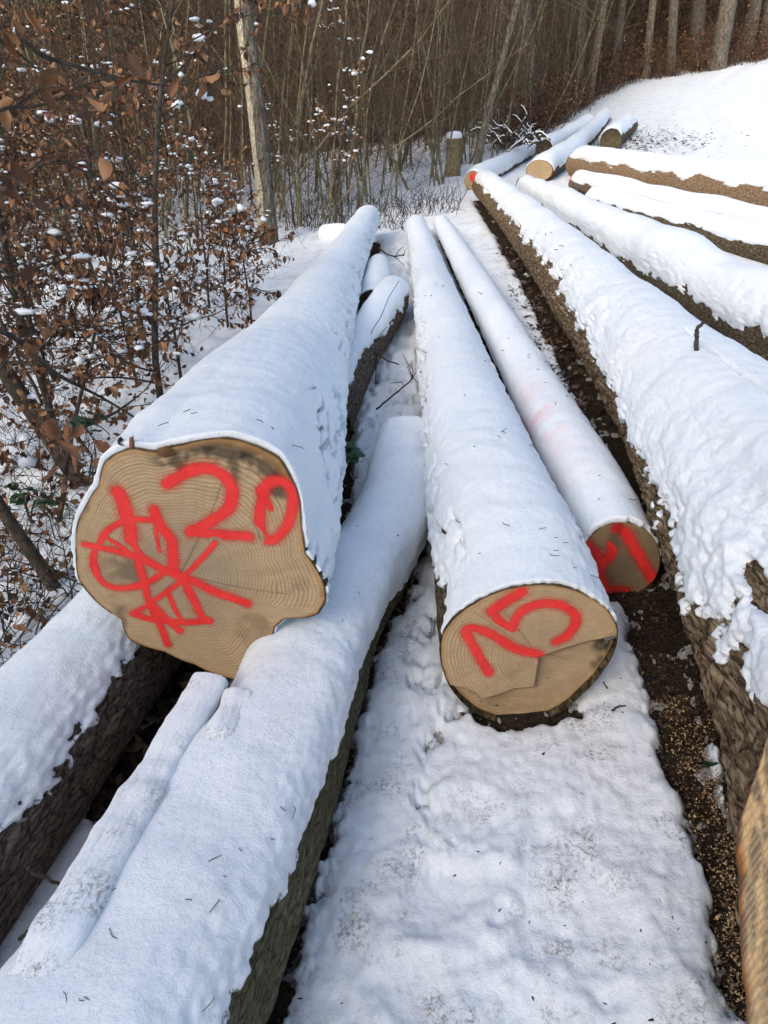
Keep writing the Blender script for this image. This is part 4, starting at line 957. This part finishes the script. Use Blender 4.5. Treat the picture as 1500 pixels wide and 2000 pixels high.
# the tall trunk with a paler strip on one side, deep in the thicket on the left
q = at(520, 440, 11.6); b = g(q[0] + .02, 11.6); tt_ = big_tree('forest_tree', 'tall thick trunk with a pale strip on its left side in the thicket', b, (b[0] + .05, b[1], b[2] + 14), .13, .08, TRUNK_GREY, seed=3)
zz = np.linspace(.15, 7, 90); th = np.linspace(np.pi * .86, np.pi * 1.42, 14); t_ = zz / 14; L_ = 14
jag = .12 * noise(zz * 2.2, 1.5, 0) + .06 * noise(zz * 7, 4.5, 0)
TH = th[None] + jag[:, None] * np.linspace(-1, 1, 14)[None] * 2
Rr = (.13 - .05 * t_ + .13 * .22 * np.exp(-t_ * L_ / .35))[:, None]
px_ = b[0] + .05 * t_ + .012 * 14 * np.sin(t_ * 5 + 3) * np.minimum(t_ * 5, 1); py_ = b[1] + .01 * 14 * np.sin(t_ * 4 + 6) * np.minimum(t_ * 5, 1)
zW = b[2] + zz
Rr = Rr * (1 + .07 * noise(np.cos(TH) * 1.5 + 3, np.sin(TH) * 1.5, zW[:, None] * 1.2)) + .006 - .02 * (np.abs(np.linspace(-1, 1, 14)) > .95)[None]
V = np.stack([px_[:, None] + Rr * np.cos(TH), py_[:, None] + Rr * np.sin(TH), zW[:, None] + 0 * TH], -1) - b
link('pale_strip', mesh('pale_strip', V, grid_faces(90, 14)), tt_, [STRIP_PALE])
b = at(933, 318, 17.6); tp = at(1003, 5, b[1]); d = (tp - b) * 2.0
big_tree('leaning_tree', 'slim crooked tree leaning right behind the brush pile, snow along its trunk', b, b + d, .08, .04, TRUNK_GREY, seed=5)
TR = [(1396, 150, 32, 34, 'grey trunk at the bend of the road, nearest and thickest of the right group'), (1452, 120, 26, 44, 'dark trunk right of the thick grey roadside trunk'), (1352, 150, 28, 40, 'dark trunk just left of the thick grey roadside trunk'),
      (1312, 130, 18, 42, 'slim trunk second left of the thick grey roadside trunk'), (1265, 130, 15, 44, 'slim pale trunk third left of the thick grey roadside trunk'), (1205, 120, 16, 47, 'slim trunk amid the orange leaves above the far logs'),
      (1160, 110, 15, 46, 'thin grey trunk right of the paired trunks at top centre right'), (1133, 110, 20, 44, 'broader of two paired grey trunks above the far logs'), (1040, 150, 24, 36, 'lone grey trunk behind the leaning tree'), (1494, 90, 22, 52, 'dark trunk at the right picture edge by the road')]
for i, (px, py, w, Y, lab) in enumerate(TR):
    for Yt in np.linspace(24, 60, 150):
        if Yt > edge_y(at(px, py, Yt)[0]) + (-.3 if i == 0 else .4 + .5 * (i % 3)): break
    Y = Yt
    p = at(px, py, Y); b = g(p[0], Y); r0 = w / 2 * Y * .86 / FOC
    big_tree('forest_tree', lab, b, (b[0] + rng.normal(0, .3) - .9, b[1], b[2] + 19), r0, r0 * .45, TRUNK_PALE if i in (4, 6) else TRUNK_GREY, 'tall trunks by the road', True, True, 20 + i)
# dark conifer wood beyond, one mass of trunks and drooping boughs
m = MB(); mt = MB(); r = np.random.default_rng(77)
for j in range(190):
    x = r.uniform(-45, 60); y = edge_y(np.clip(x, -14, 34)) + 24 + r.uniform(0, 30)
    if x > 9: y = edge_y(min(x, 34)) + r.uniform(7, 34)
    if abs(x) > .75 * y + 6: continue
    z = float(zg(x, y)); H = r.uniform(17, 24); m_ = np.array([x, y, z])
    mt.tube([m_, m_ + [0, 0, H * .5], m_ + [0, 0, H]], [.22, .16, .03], 6, False)
    nb = 120; f = r.uniform(.12, 1, nb); az = r.uniform(0, 6.28, nb); L = (1 - f) * 3.4 + .5
    o_ = m_ + np.stack([0 * f, 0 * f, H * f], 1); d = np.stack([np.cos(az), np.sin(az), -.45 + 0 * f], 1); q = np.stack([-np.sin(az), np.cos(az), 0 * az], 1)
    V = np.stack([o_, o_ + d * L[:, None] * .6 + q * L[:, None] * .22, o_ + d * L[:, None] - UP * .3, o_ + d * L[:, None] * .6 - q * L[:, None] * .22], 1)
    V = V + r.normal(0, .12, V.shape)
    m.add(V.reshape(-1, 3), np.arange(4 * nb).reshape(-1, 4))
sdir = np.array([math.sin(SUN_AZ), math.cos(SUN_AZ)]); pdir = np.array([-sdir[1], sdir[0]])
for j in range(70):  # unseen conifers behind the camera, placed to shade the foreground
    q = sdir * r.uniform(12, 30) + pdir * r.uniform(-17, 17); H = r.uniform(11, 14); m_ = np.array([q[0], q[1], float(zg(q[0], q[1]))])
    mt.tube([m_, m_ + [0, 0, H * .5], m_ + [0, 0, H]], [.2, .14, .03], 6, False)
    nb = 150; f = r.uniform(.06, 1, nb); az = r.uniform(0, 6.28, nb); L = (1 - f) * 3.2 + .5
    o_ = m_ + np.stack([0 * f, 0 * f, H * f], 1); d = np.stack([np.cos(az), np.sin(az), -.45 + 0 * f], 1); q = np.stack([-np.sin(az), np.cos(az), 0 * az], 1)
    V = np.stack([o_, o_ + d * L[:, None] * .6 + q * L[:, None] * .22, o_ + d * L[:, None] - UP * .3, o_ + d * L[:, None] * .6 - q * L[:, None] * .22], 1)
    m.add((V + r.normal(0, .1, V.shape)).reshape(-1, 3), np.arange(4 * nb).reshape(-1, 4))
tag(m.build('conifer_wood', NEEDLE, None, False), 'dark green conifer boughs of the wood beyond and of unseen trees behind the camera', kind='stuff')
tag(mt.build('conifer_trunks', TRUNK_GREY, None), 'conifer trunks, far beyond the thicket and unseen behind the camera', kind='stuff')

# red brown undergrowth along the road edge: shrubs one by one
SHK = []
for i in range(5):
    r = np.random.default_rng(300 + i); br = MB(); lf = MB()
    for j in range(16):
        Q, _ = wander((r.normal(0, .25), r.normal(0, .25), -.05), (r.normal(0, .35), r.normal(0, .35), 1), r.uniform(.8, 2.1), 5, .13, .02, r); br.tube(Q, np.linspace(.009, .002, 6), 3, False)
        for q in range(14):
            k = r.integers(1, 6); p = Q[k] + r.normal(0, .16, 3); d = unit(r.normal(0, 1, 3)); e = unit(np.cross(d, r.normal(0, 1, 3))); s_ = r.uniform(.05, .10)
            lf.add([p, p + d * s_ * .5 + e * s_ * .32, p + d * s_, p + d * s_ * .5 - e * s_ * .32], [(0, 1, 2, 3)], a=r.uniform(.0, .8))
            if q < 4: Q2, _ = wander(Q[k], r.normal(0, 1, 3) + UP * .4, .4, 2, .2, 0, r); br.tube(Q2, [.004, .003, .0015], 3, False)
    V, Q, T_ = br.arrays(); a = mesh('branches', V, Q, T_, True); a.materials.append(TWIG_RED)
    V, Q, T_ = lf.arrays(); b = mesh('foliage', V, Q, T_, False, {'tint': np.concatenate(lf.A)}); b.materials.append(LEAF)
    SHK.append((a, b))
LS = 'low russet beech bush along the forest edge beyond the far logs'
for i in range(170):
    x = rng.uniform(3.6, 24); y = edge_y(x) + rng.exponential(2.6) - .2
    o = empty('beech_bush', (x, y, float(zg(x, y))), LS, 'bush', 'russet bushes along the forest edge'); k = rng.uniform(.6, 1.35); o.scale = (k * 1.15, k * 1.15, k); o.rotation_euler = (0, 0, rng.uniform(0, 6.28))
    a, b = SHK[i % 5]; link('branches', a, o); link('foliage', b, o)

# ------------------------------------------------------------------ the snow capped stump post
b = np.array(ground_at(884, 348)); tp = at(888, 270, b[1]); hh = tp[2] - b[2]; root = empty('stump_post', b, 'upright bare wooden stump with a flat snow cap left of the leaning tree', 'stump')
th = np.linspace(0, 2 * np.pi, 40, endpoint=False); zz = np.linspace(-.1, hh, 24); r0 = 13 * b[1] * .95 / FOC
rr = r0 * (1 + .07 * noise(np.cos(th) * 2, np.sin(th) * 2, zz[:, None] * 1.2) + .04 * np.sin(th * 7 + .5)) * (1.12 - .12 * np.clip(zz / .5, 0, 1))[:, None]
V = np.stack([rr * np.cos(th), rr * np.sin(th), zz[:, None] + .03 * noise(np.cos(th) * 3, np.sin(th) * 3, 1.)[None] * (zz[:, None] > hh - .01)], -1).reshape(-1, 3)
link('trunk', mesh('trunk', np.concatenate([V, [[0, 0, hh]]]), grid_faces(24, 40, True), [(23 * 40 + j, 23 * 40 + (j + 1) % 40, 24 * 40) for j in range(40)]), root, [POSTWOOD])
prof = [(1.02, -.01), (1.10, .03), (1.08, .08), (.95, .12), (.6, .14), (.0, .145)]
V = np.stack([np.stack([r0 * k * (1 + .1 * noise(np.cos(th) * 2, np.sin(th) * 2, 5.)) * np.cos(th), r0 * k * np.sin(th), hh + z + .015 * noise(np.cos(th) * 2, np.sin(th) * 2, z * 9)], -1) for k, z in prof]).reshape(-1, 3)
link('snow_cap', mesh('snow_cap', V, grid_faces(6, 40, True)), root, [SNOW])

# ------------------------------------------------------------------ brush pile of snowy branches beside the far logs
b = at(1010, 285, 19.5); T = Beech(61); r = T.r
for j in range(34):
    p = b + np.array([r.normal(0, .40), r.normal(0, .5), r.uniform(0, .3)])
    Q, _ = wander(p, (r.normal(.1, .8), r.normal(0, .5), r.uniform(.1, 1.0)), r.uniform(.4, 1.0), 8, .32, -.10, r); T.limb(Q, r.uniform(.02, .055), .010, 5)
    T.snowb.tube(Q + UP * .03, np.linspace(.022, .008, 9) * r.uniform(.3, 1.1), 6)
T.done('brush_pile', b, 'tangled pile of dark branches under snow between the leaning tree and the far logs', None, 0, 'brush pile')

# ------------------------------------------------------------------ the trimmed root flare of the big log
yy = np.linspace(.48, 1.09, 120); ph = np.linspace(-2.2, -.50, 110)
ii = np.array([np.abs(B.C[:, 1] - q).argmin() for q in yy]); Rr = B.rad(ii, ph)
U_ = (yy[:, None] - yy[0]) / (yy[-1] - yy[0]) + 0 * ph[None]; Vv = (ph[None] - ph[0]) / (ph[-1] - ph[0]) + 0 * yy[:, None]
ctr = .572 + .02 * np.sin(U_ * 4); half = .395 * np.sqrt(np.clip(1 - np.clip((U_ - .4) / .58, 0, 1) ** 4.5, 0, 1))
dd = np.abs(Vv - ctr) / np.maximum(half, .02) + .10 * noise(U_ * 9, Vv * 6, 2.2)
Rr = Rr + .004 * sstep(1.08, .86, dd) - .012 * sstep(.96, 1.1, dd) + .0012 * noise(ph[None] * 26, yy[:, None] * 5, 1) + .0008 * noise(ph[None] * 70, yy[:, None] * 9, 4)
V = B.C[ii][:, None] + Rr[..., None] * (B.S[ii][:, None] * np.sin(ph)[None, :, None] + B.U[ii][:, None] * np.cos(ph)[None, :, None])
Fq = grid_faces(120, 110)[:, ::-1]; keep = (dd.ravel()[Fq] < 1.12).all(1); used, inv = np.unique(Fq[keep], return_inverse=True)
link('trimmed_flare', mesh('trimmed_flare', (V - B.o).reshape(-1, 3)[used], inv.reshape(-1, 4), None, True, dict(edge=sstep(.74, 1.02, dd).ravel()[used])), B.root, [FIBRE])

# ------------------------------------------------------------------ small things
def snow_z(x, y):
    i = np.argmin((X - x) ** 2 + (Y - y) ** 2); return float(Zs.ravel()[i])
def on_snow(px, py):
    p = ground_at(px, py); p = np.array([p[0], p[1], snow_z(p[0], p[1])])
    d = ray(px, py); k = (p[2] - CAM_Z) / d[2]; return np.array([d[0] * k, d[1] * k, snow_z(d[0] * k, d[1] * k)])
r = np.random.default_rng(5)
def fallen(px, py, L, label, a, mat=None, name='fallen_leaf', tilt=(.2, .2), lobes=0, at_p=None, group='fallen leaves'):
    p = on_snow(px, py) if at_p is None else np.asarray(at_p); V, Q = leaf_mesh(L, L * .6, .5, .4, int(px), lobes, 9 if lobes else 7)
    V = V + [0, 0, L * .5]; V = V[:, [0, 2, 1]] * [1, 1, 1]
    o = link(name, mesh(name, V, Q, None, True, {'tint': np.full(len(V), r.uniform(.05, .5))}), None, [mat or LEAF]); o.location = p + [0, 0, .004]; o.rotation_euler = (tilt[0], tilt[1], a)
    return tag(o, label, 'leaf', group)
fallen(805, 1572, .05, 'brown leaf frozen in the trampled snow left of centre, below the 15 log', .4, tilt=(.5, .3))
fallen(793, 1462, .035, 'dark scrap of leaf on the snow left below the 15 log', 2.0, tilt=(.6, .2))
fallen(905, 1430, .06, 'crumpled brown leaf right under the left rim of the 15 log end', 1.2, tilt=(.9, .2))
fallen(1118, 1448, .05, 'brown curled leaf on the snow under the right rim of the 15 log', 2.7, tilt=(.9, -.3))
fallen(893, 1623, .028, 'tiny dark leaf scrap beside the small brown leaf on the trampled snow', .9, tilt=(.3, .2))
0 and fallen(975, 1800, .035, 'small leaf scrap in a dent at the middle of the trampled snow', 2.2, tilt=(.7, 0))
fallen(1330, 1530, .07, 'long brown leaf on the dark soil beside the big bark log', 1.5, tilt=(.2, .2))
fallen(1372, 1548, .045, 'small green leaf on the dark soil beside the big bark log', 1.1, LEAF_GREEN)
fallen(1345, 1425, .06, 'reddish brown leaf on the soil between snow edge and furrowed bark', 1.9)
# the oak leaf stuck to the cut end of the 20 log and one on its rim
n0 = -A.T[0]
p = A.pr((330, 868)) + n0 * .012; V, Q = leaf_mesh(.082, .062, .25, .3, 4, 3, 12)
o = link('oak_leaf', mesh('oak_leaf', V, Q, None, True, {'tint': np.full(len(V), .15)}), None, [LEAF_BIG]); o.location = p; o.rotation_euler = (.15, .35, .2)
tag(o, 'lobed brown oak leaf stuck to the upper edge of the 20 log end', 'leaf')
p = A.pr((262, 850)) + n0 * .004 + UP * .0; V, Q = leaf_mesh(.07, .03, .3, 1.1, 8, 0, 8)
o = link('fallen_leaf', mesh('fallen_leaf', V, Q, None, True, {'tint': np.full(len(V), .6)}), None, [LEAF_BIG]); o.location = p; o.rotation_euler = (.2, -.1, 1.2)
tag(o, 'thin upright tan leaf at the upper left rim of the 20 log', 'leaf', 'fallen leaves')
p = A.pr((240, 866)) + n0 * .012; V, Q = leaf_mesh(.055, .03, .6, .8, 9, 0, 8)
o = link('fallen_leaf', mesh('fallen_leaf', V, Q, None, True, {'tint': np.full(len(V), .1)}), None, [LEAF]); o.location = p; o.rotation_euler = (1.0, 1.1, .3)
tag(o, 'rolled reddish leaf lying on the left rim of the 20 log', 'leaf', 'fallen leaves')

def twig(label, pts, r0, r1, forks=0, mat=None, k=6):
    P = np.array(pts, float); m = MB(); f = np.linspace(0, len(P) - 1, len(P) * 4); tt = np.arange(len(P))
    Q = np.stack([cubic(tt, P[:, j], f) for j in range(3)], 1) if len(P) > 2 else P[0] + (P[1] - P[0]) * np.linspace(0, 1, 8)[:, None]
    Q = Q + r.normal(0, r0 * .25, Q.shape); m.tube(Q, np.linspace(r0, r1, len(Q)), k)
    for j in range(forks):
        b = Q[r.integers(len(Q) // 3, len(Q) - 1)]; d = unit(Q[-1] - Q[0]) + r.normal(0, .6, 3) + UP * .15; S_, _ = wander(b, d, np.linalg.norm(Q[-1] - Q[0]) * r.uniform(.2, .5), 4, .2, 0, r); m.tube(S_, np.linspace(r1, r1 * .5, 5), 4)
    o = m.build('twig', mat or STEM_DARK, None, org=P[0]); o.location = P[0]
    return tag(o, label, 'twig', 'loose twigs')
# the stub standing up on the big log
for Yt in np.linspace(2.2, 5, 300):
    q = at(1362, 686, Yt); i = np.abs(B.C[:, 1] - Yt).argmin()
    if np.linalg.norm((q - B.C[i])[[0, 2]]) < B.R[i] + .05: break
twig('dark bent twig standing upright on the big bark log', [q - [0, 0, .05], at(1362, 660, Yt), at(1361, 642, Yt), at(1368, 636, Yt), at(1376, 630, Yt + .03)], .011, .006, 0, STEM_DARK)
twig('short dark twig on the snow strip right of the 15 log', [ground_at(1190, 1412) + [0, 0, .05], ground_at(1203, 1408) + [0, 0, .058], ground_at(1218, 1402) + [0, 0, .05]], .004, .002, 0)
twig('fine twig leaning at the right rim of the 15 log end', [at(1187, 1345, 1.66), at(1178, 1332, 1.66)], .0025, .0015, 1)
twig('brown stick poking out beneath the brown bearer log', [at(55, 1700, 1.02), at(95, 1716, 1.04), at(125, 1735, 1.05)], .006, .003, 0)
twig('dark forked twig in the snow left of the tan edged board', [at(35, 1838, .86), at(60, 1815, .88), at(85, 1800, .89)], .005, .0025, 3)
twig('tan grass stalk curved across the slab snow', [at(250, 1590, 1.10), at(280, 1597, 1.10), at(300, 1612, 1.09)], .0018, .001, 0, LEAF_BIG)
twig('bark splinter on the snowy narrow board', [at(287, 1536, 1.155), at(300, 1508, 1.19)], .008, .004, 0, BARK_ORANGE)
twig('dark twig with buds lying beside the peeled stub', [at(705, 610, 6.0), at(716, 650, 5.3), at(735, 690, 4.8), at(778, 712, 4.7)], .010, .004, 4)
twig('thin branched twig on the snow between the 20 log and the 15 log', [at(735, 800, 3.9), at(770, 770, 4.1), at(800, 745, 4.3), at(812, 728, 4.4)], .006, .003, 5)
twig('small forked twig on the snow beside the tip of the 15 log', [at(740, 485, 8.6), at(765, 500, 8.3), at(790, 498, 8.4)], .010, .006, 4)
twig('twig tip lying on the 15 log snow', [at(850, 785, 3.75) + [0, 0, .0], at(858, 780, 3.78), at(866, 778, 3.8)], .003, .002, 2)
twig('dark twig lying on the bare tip of the slim log', [at(1013, 348, 12.5), at(1000, 380, 11.5)], .008, .004, 1)
# snow clods fallen beside the slab
for px, py, k, lab in [(780, 1090, .05, 'snow clod on the ground between slab log and 15 log'), (720, 830, .06, 'rounded snow clump behind the slab log beside the 20 log'), (903, 1400, .022, 'small snow ball on a leaf at the left rim of the 15 log end'), (1270, 1230, .03, 'flat snow patch on the dark soil beside the 11 log')]:
    m = MB(); p = on_snow(px, py)
    for j in range(7): m.blob(r.normal(0, k * .7, 3) * [1, 1, .2] + [0, 0, k * .1], k * r.uniform(.5, 1.1, 3) * [1, 1, .55], j + px)
    o = m.build('snow_clod', SNOW); o.location = p; tag(o, lab, 'snow clod')
# brambles: green leaflets in threes on arching stems
def bramble(label, base, tips, L, leaves):
    T = Beech(int(abs(base[0] * 100))); root = empty('bramble', base, label, 'bramble', 'brambles'); b = np.asarray(base, float); st = MB()
    for tpt in tips:
        tpt = np.asarray(tpt); mid = (b + tpt) / 2 + UP * .10; f = np.linspace(0, 1, 10)[:, None]
        Q = (1 - f) ** 2 * b + 2 * f * (1 - f) * mid + f ** 2 * tpt; st.tube(Q, np.linspace(.004, .002, 10), 5)
        for j in range(leaves):
            p = Q[r.integers(4, 10)] + r.normal(0, .012, 3); az = r.uniform(0, 6.28)
            for a in (-.9, 0, .9):
                V, Qf = leaf_mesh(L * r.uniform(.75, 1.1), L * .68, .25, .3, j, 0, 7); V = V[:, [0, 2, 1]] * [1, -1, 1]
                c, s_ = math.cos(az + a), math.sin(az + a); R = np.array([[c, -s_, 0], [s_, c, 0], [0, 0, 1]]) @ np.array([[1, 0, 0], [0, .9, .42], [0, -.42, .9]])
                o = link('leaf', mesh('leaf', V @ R.T + (p - b), Qf, None, True), root, [LEAF_GREEN])
    st.build('stem', STEM_DARK, root, org=b)
bramble('green bramble leaves at the left edge beside the 20 log end', at(60, 1020, 2.3), [at(45, 975, 2.25), at(90, 985, 2.2), at(30, 950, 2.35)], .05, 3)
bramble('green bramble sprig above the brown hanging leaf cluster left of the 20 log', at(150, 860, 2.4), [at(190, 830, 2.35), at(215, 850, 2.3), at(140, 830, 2.5)], .045, 3)
bramble('dark bramble leaves in the gap between the 20 log and the slab log', at(690, 930, 2.75), [at(680, 860, 2.85), at(690, 895, 2.75)], .06, 3)
# big brown leaves hanging in a cluster left of the 20 log
T = Beech(91)
q0 = at(-20, 640, 2.2)
for pts in ([at(60, 800, 2.1), at(110, 800, 2.0), at(160, 830, 1.95), at(195, 870, 1.92)], [at(60, 800, 2.1), at(90, 830, 2.02), at(130, 900, 1.98)], [at(150, 850, 2.0), at(180, 890, 1.96), at(170, 960, 2.0)]):
    T.limb(np.array(pts), .004, .002, 4)
root = T.done('oak_sprig', at(60, 800, 2.1), 'sprig of large dead oak leaves left of the 20 log end', None, 0, 'sprig')
for px, py, L, a in [(95, 820, .10, .3), (130, 815, .11, 1.9), (160, 830, .085, 4), (185, 860, .08, 5), (112, 860, .09, 2.6), (105, 910, .11, .9), (130, 930, .08, 3.4), (190, 895, .07, 2), (150, 870, .09, 5.5)]:
    V, Q = leaf_mesh(L, L * .62, r.uniform(-.4, .8), .5, int(px), 4, 13); o = link('leaf', mesh('leaf', V, Q, None, True, {'tint': np.full(len(V), r.uniform(.1, .6))}), root, [LEAF_BIG])
    M = np.eye(4); M[:3, :3] = rot_rand(r, .45); M[:3, 3] = at(px, py, 1.97 + r.normal(0, .05)) - at(60, 800, 2.1); o.matrix_local = Matrix(M.tolist())

# litter and chips on the bare soil
def scatter(name, label, pts, L, W_, mat, tilt=.5, lift=.006, thick=0):
    n = len(pts); P = np.array(pts); a = r.uniform(0, 6.28, n); L_ = r.uniform(*L, n); w = L_ * r.uniform(*W_, n)
    d = np.stack([np.cos(a), np.sin(a), r.normal(0, tilt, n)], 1); q = np.stack([-np.sin(a), np.cos(a), r.normal(0, tilt, n)], 1)
    P = P + [0, 0, lift]; L2, w2 = L_[:, None] / 2, w[:, None] / 2; up = UP * thick
    top = [P - d * L2 + up, P + q * w2 + up * 1.5, P + d * L2 + up, P - q * w2 + up * .7]
    V = np.stack(top, 1) + r.normal(0, .17, (n, 4, 3)) * L_[:, None, None] * [1, 1, .25]
    V = V.reshape(-1, 3); Q = np.arange(4 * n).reshape(-1, 4)
    o = link(name, mesh(name, V, Q, None, False, {'tint': np.repeat(r.uniform(0, 1, n), 4)}), None, [mat]); return tag(o, label, kind='stuff')
def region(n, fx, fy, cond=None):
    x, y = fx(n), fy(n); return np.stack([x, y, zg(x, y) - .004], 1)
yv = r.uniform(.35, 3.2, 5200); xv = np.interp(yv, [.3, .82, 1.23, 1.7, 2.2, 2.9, 4.2], [.74, .76, .84, .90, .98, 1.08, 1.22]) + r.normal(0, .07, 5200)
scatter('leaf_litter', 'crumbs of leaf and bark on the dark soil', np.stack([xv, yv, zg(xv, yv)], 1), (.003, .015), (.2, .8), LITTER, .5)
n = 6500; yv = .74 + 1.0 * r.random(n) ** 2.6; xv = np.interp(yv, [.3, .82, 1.23, 1.7, 2.2], [.78, .79, .87, .92, 1.0]) + r.normal(0, .045, n)
scatter('wood_chips', 'pale fresh wood chips on the soil beside the trimmed flare', np.stack([xv, yv, zg(xv, yv)], 1), (.002, .008), (.25, .9), CHIP, .5, .006)
yv = r.uniform(4, 9.5, 1500); xv = np.interp(yv, [2.5, 4.5, 6.5, 9], [1.08, 1.18, 1.32, 1.46]) + r.normal(0, .13, 1500)
scatter('bark_litter', 'bark and leaf litter in the gap along the big log', np.stack([xv, yv, zg(xv, yv) + .02], 1), (.02, .06), (.2, .7), LITTER, .5)
n = 1300; t_ = r.uniform(0, 1, n); yv = .5 + 2.3 * t_; xv = -.184 + .152 * (yv - 2) - .061 * (yv - 2) ** 2 + np.interp(yv, [.5, 2.8], [.24, .19]) + r.normal(0, .035, n)
scatter('leaf_litter', 'dark leaves in the gap right of the slab log', np.stack([xv, yv, zg(xv, yv)], 1), (.006, .03), (.4, .8), LITTER, .6)
n = 900; xv = r.normal(-.62, .22, n); yv = r.uniform(1.2, 2.2, n)
scatter('leaf_litter', 'dark leaf litter under the 20 log', np.stack([xv, yv, zg(xv, yv)], 1), (.015, .06), (.4, .8), LITTER, .6)
n = 500; xv = r.uniform(-.2, .75, n); yv = .6 + 1.6 * r.random(n); zv = np.array([snow_z(a, b) for a, b in zip(xv, yv)])
scatter('needle_litter', 'tiny needles and bark crumbs on the trampled snow', np.stack([xv, yv, zv], 1), (.003, .014), (.15, .4), STEM_DARK, .1, .0015)
# debris patch on the snow by the road and along the wood edge
xs, ys_ = [], []
while len(xs) < 1700:
    px, py = r.normal(1215, 75), r.normal(283, 14); p = ground_at(px, py)
    xs.append(p[0]); ys_.append(p[1])
xs, ys_ = np.array(xs), np.array(ys_)
scatter('branch_litter', 'dark needle and twig litter on the snow beyond the uppermost log', np.stack([xs, ys_, zg(xs, ys_) + .07], 1), (.03, .15), (.08, .25), STEM_DARK, .25, .03)
# dry grass and seedlings poking through the snow left of the 20 log
m = MB()
for j in range(900):
    px, py = r.uniform(0, 760), r.uniform(430, 760)
    if px > 330 + (760 - py) * 1.0: continue
    p = ground_at(px, py)
    if p[1] > 16: continue
    L = r.uniform(.08, .4); Q, _ = wander(p + [0, 0, .03], (r.normal(0, .5), r.normal(0, .5), 1), L, 4, .22, -.05, r); m.tube(Q, np.linspace(.0028, .001, 5), 3, False)
for j in range(700):
    px, py = r.uniform(560, 900), r.uniform(395, 460); p = ground_at(px, py); L = r.uniform(.1, .6)
    if p[0] > .35 and p[1] < 12.5: continue
    Q, _ = wander(p + [0, 0, .03], (r.normal(0, .5), r.normal(0, .5), 1), L, 4, .22, -.04, r); m.tube(Q, np.linspace(.006, .002, 5), 3, False)
for j in range(950):
    px, py = r.uniform(-10, 330), r.uniform(700, 1330)
    if px > 200 - max(0, py - 1150) * .9: continue
    p = ground_at(px, py); L = r.uniform(.1, .65); Q, _ = wander(p + [0, 0, .03], (r.normal(0, .8), r.normal(0, .8), .8), L, 6, .3, -.03, r); m.tube(Q, np.linspace(.0045 if j % 4 == 0 else .0025, .001, 7), 3, False)
tag(m.build('undergrowth', STEM_DARK), 'bare seedlings and dry stalks poking through the snow', kind='stuff')

# crumbs of bark and needles fallen on the snow of the logs
m = MB()
for L, y0, y1, nn in ((A, 1.8, 6, 60), (Cl, 1.75, 6, 60), (D, 2.4, 6, 30), (B, 1.2, 7, 60), (SL, .6, 2.8, 60), (E_, 3, 8, 25)):
    for j in range(nn):
        y = y0 + (y1 - y0) * r.random() ** 1.6; i = np.array([np.abs(L.C[:, 1] - y).argmin()]); p = np.array([r.normal(0, .45)])
        R = L.rad(i, p)[0, 0] + .045 * max(.3, math.cos(p[0])); c = L.C[i[0]] + R * (L.S[i[0]] * math.sin(p[0]) + L.U[i[0]] * math.cos(p[0]))
        d = r.normal(0, 1, 3) * [1, 1, .25]; d = unit(d); l = r.uniform(.004, .016) * (.6 + .2 * y); m.tube([c - d * l, c + d * l + r.normal(0, .002, 3), c + d * l * 1.6], [.0011 * (.5 + .35 * y)] * 3, 3, False)
tag(m.build('needle_litter', STEM_DARK), 'needles and bark crumbs fallen on the snow of the logs', kind='stuff')

# dead leaves lying and caught among the stalks on the left
xs, ys_, zs_ = [], [], []
while len(xs) < 1500:
    px, py = r.uniform(-20, 560), r.uniform(470, 1300)
    if px > 250 + max(0, 1000 - py) * .62 - max(0, py - 1000) * .6: continue
    p = ground_at(px, py)
    if noise(p[0] / .35, p[1] / .5, 3.3) < -.02: continue
    xs.append(p[0]); ys_.append(p[1]); zs_.append(p[2] + .05 + abs(r.normal(0, .10)))
leaf_mass('dead_leaves', 'dead leaves caught among stalks on the snow left of the 20 log', np.array(xs), np.array(ys_), np.array(zs_), .03, .06)
